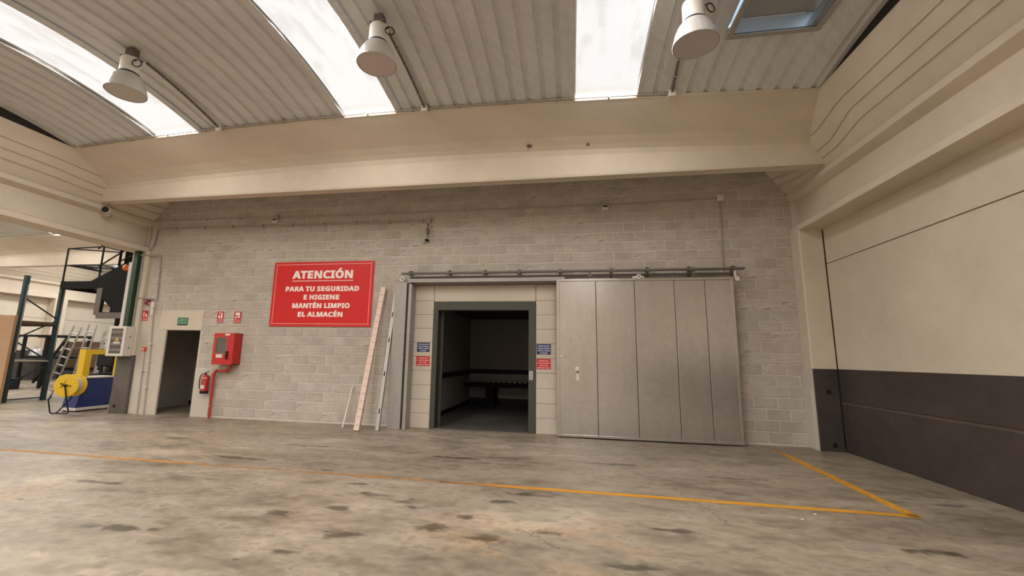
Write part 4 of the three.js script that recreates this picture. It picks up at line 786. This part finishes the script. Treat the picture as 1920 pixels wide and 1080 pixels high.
{ // ladders, stool, stillage, boxes
  const ladder = (label, foot, head, w, n) => { const t = thing('ladder', label, 'ladder'); const L = leaning(t, foot, head); for (const s of [-1, 1]) obj('stile', rbox(s * w / 2 - 0.025, s * w / 2 + 0.025, 0, L, -0.015, 0.015, 0.004), M.alu, t); for (let i = 1; i < n; i++) obj('rung', rod([-w / 2, i * L / n, 0], [w / 2, i * L / n, 0], 0.02, 8), M.alu, t); return t; };
  ladder('aluminium ladder leaning at the left behind the yellow arch', [-15.60, 0, -2.05], [-15.22, 2.19, -2.3], 0.30, 9);
  ladder('aluminium ladder second from left behind the yellow arch', [-15.1, 0, -2.35], [-15.05, 2.26, -2.6], 0.30, 9);
  ladder('aluminium step ladder right of the others behind the electrical panel', [-14.74, 0, -2.7], [-14.80, 2.12, -2.95], 0.28, 8);
  ladder('short aluminium ladder half hidden by the electrical panel', [-14.3, 0, -2.35], [-14.42, 2.04, -2.6], 0.30, 8);
  const c = thing('work_stool', 'black upholstered work stool seen through the yellow arch', 'stool', [-12.84, 0, -1.42]);
  obj('backrest', rbox(-0.29, 0.27, 1.0, 1.40, -0.08, 0.06, 0.05), M.black, c); obj('seat', rbox(-0.22, 0.22, 0.72, 0.84, -0.1, 0.34, 0.05), M.black, c); obj('column', [rod([0, 0.25, 0.15], [0, 0.75, 0.15], 0.03), bar([-0.12, 0.78, 0], [-0.16, 1.1, 0], 0.09, 0.05), bar([0.1, 0.78, 0], [0.13, 1.1, 0], 0.09, 0.05)], M.black, c);
  for (let i = 0; i < 5; i++) { const a = i * 1.2566; obj('leg', [bar([0, 0.27, 0.15], [0.28 * Math.cos(a), 0.06, 0.15 + 0.28 * Math.sin(a)], 0.04, 0.03), new THREE.SphereGeometry(0.03, 10, 8).translate(0.28 * Math.cos(a), 0.03, 0.15 + 0.28 * Math.sin(a))], M.black, c); }
  const bl = thing('blue_roll', 'blue plastic roll under the black stool', 'roll', [-12.7, 0, -0.78]); obj('wrap', new THREE.CylinderGeometry(0.12, 0.12, 0.84, 20).translate(0, 0.42, 0), std(lin(0.02, 0.08, 0.2), 0.4), bl); obj('core', new THREE.CylinderGeometry(0.04, 0.04, 0.87, 14).translate(0, 0.435, 0), M.card, bl);
  const s = thing('steel_stillage', 'black steel frame stand behind the pallet rack', 'frame stand', [-19.8, 0, -4.5]), B = M.blackSteel;
  for (const [x, z] of [[-0.75, 0], [0.3, 0], [1.2, 0], [-0.75, -0.8], [1.2, -0.8]]) obj('leg', rbox(x - 0.05, x + 0.05, 0, 1.93, z - 0.04, z + 0.04, 0.006), B, s);
  obj('top_rail', [rbox(-1.3, 1.28, 1.90, 1.98, -0.04, 0.04, 0.006), rbox(-1.3, 1.28, 1.90, 1.98, -0.84, -0.76, 0.006)], B, s); obj('brace', bar([1.15, 1.8, 0], [0.0, 0.2, 0], 0.06, 0.06), B, s); obj('shelf', rbox(-0.8, 0.75, 1.10, 1.18, -0.82, 0.03, 0.008), B, s); obj('stretcher', rbox(-1.2, 1.25, 0.20, 0.26, -0.82, -0.76, 0.008), B, s);
  const p = thing('grey_bottle', 'grey flask standing on the shelf of the black frame stand', 'flask', [-20.2, 1.18, -4.7]); obj('body', lathe([[0, 0], [0.2, 0], [0.21, 0.02], [0.16, 0.2], [0.1, 0.3], [0, 0.3]], 20), M.galvPlain, p); obj('neck', lathe([[0.09, 0.29], [0.07, 0.33], [0.07, 0.38], [0, 0.38]], 16), M.pvcGrey, p);
  const k = thing('black_crate', 'black crate on the floor in front of the black frame stand', 'crate', [-20.25, 0, -3.75]); obj('body', rbox(-0.55, 0.55, 0, 0.36, -0.3, 0.35, 0.02), M.black, k); obj('rim', rbox(-0.58, 0.58, 0.33, 0.39, -0.33, 0.38, 0.012), M.black, k);
  const q = thing('brown_crate', 'brown wooden crate beside the frame stand against the far wall', 'crate', [-20.35, 0, -6.4]); for (let i = 0; i < 4; i++) obj('plank', rbox(-0.45, 0.5, 0.72 + i * 0.27, 0.98 + i * 0.27, -0.5, 0.4, 0.008), M.brown, q); obj('pallet', [rbox(-0.5, 0.55, 0.60, 0.72, -0.5, 0.45, 0.008), rbox(-0.48, -0.36, 0, 0.6, 0.3, 0.42, 0.008), rbox(0.4, 0.52, 0, 0.6, 0.3, 0.42, 0.008), rbox(-0.48, -0.36, 0, 0.6, -0.48, -0.36, 0.008), rbox(0.4, 0.52, 0, 0.6, -0.48, -0.36, 0.008)], M.blackSteel, q);
}

renderer.render(scene, camera);
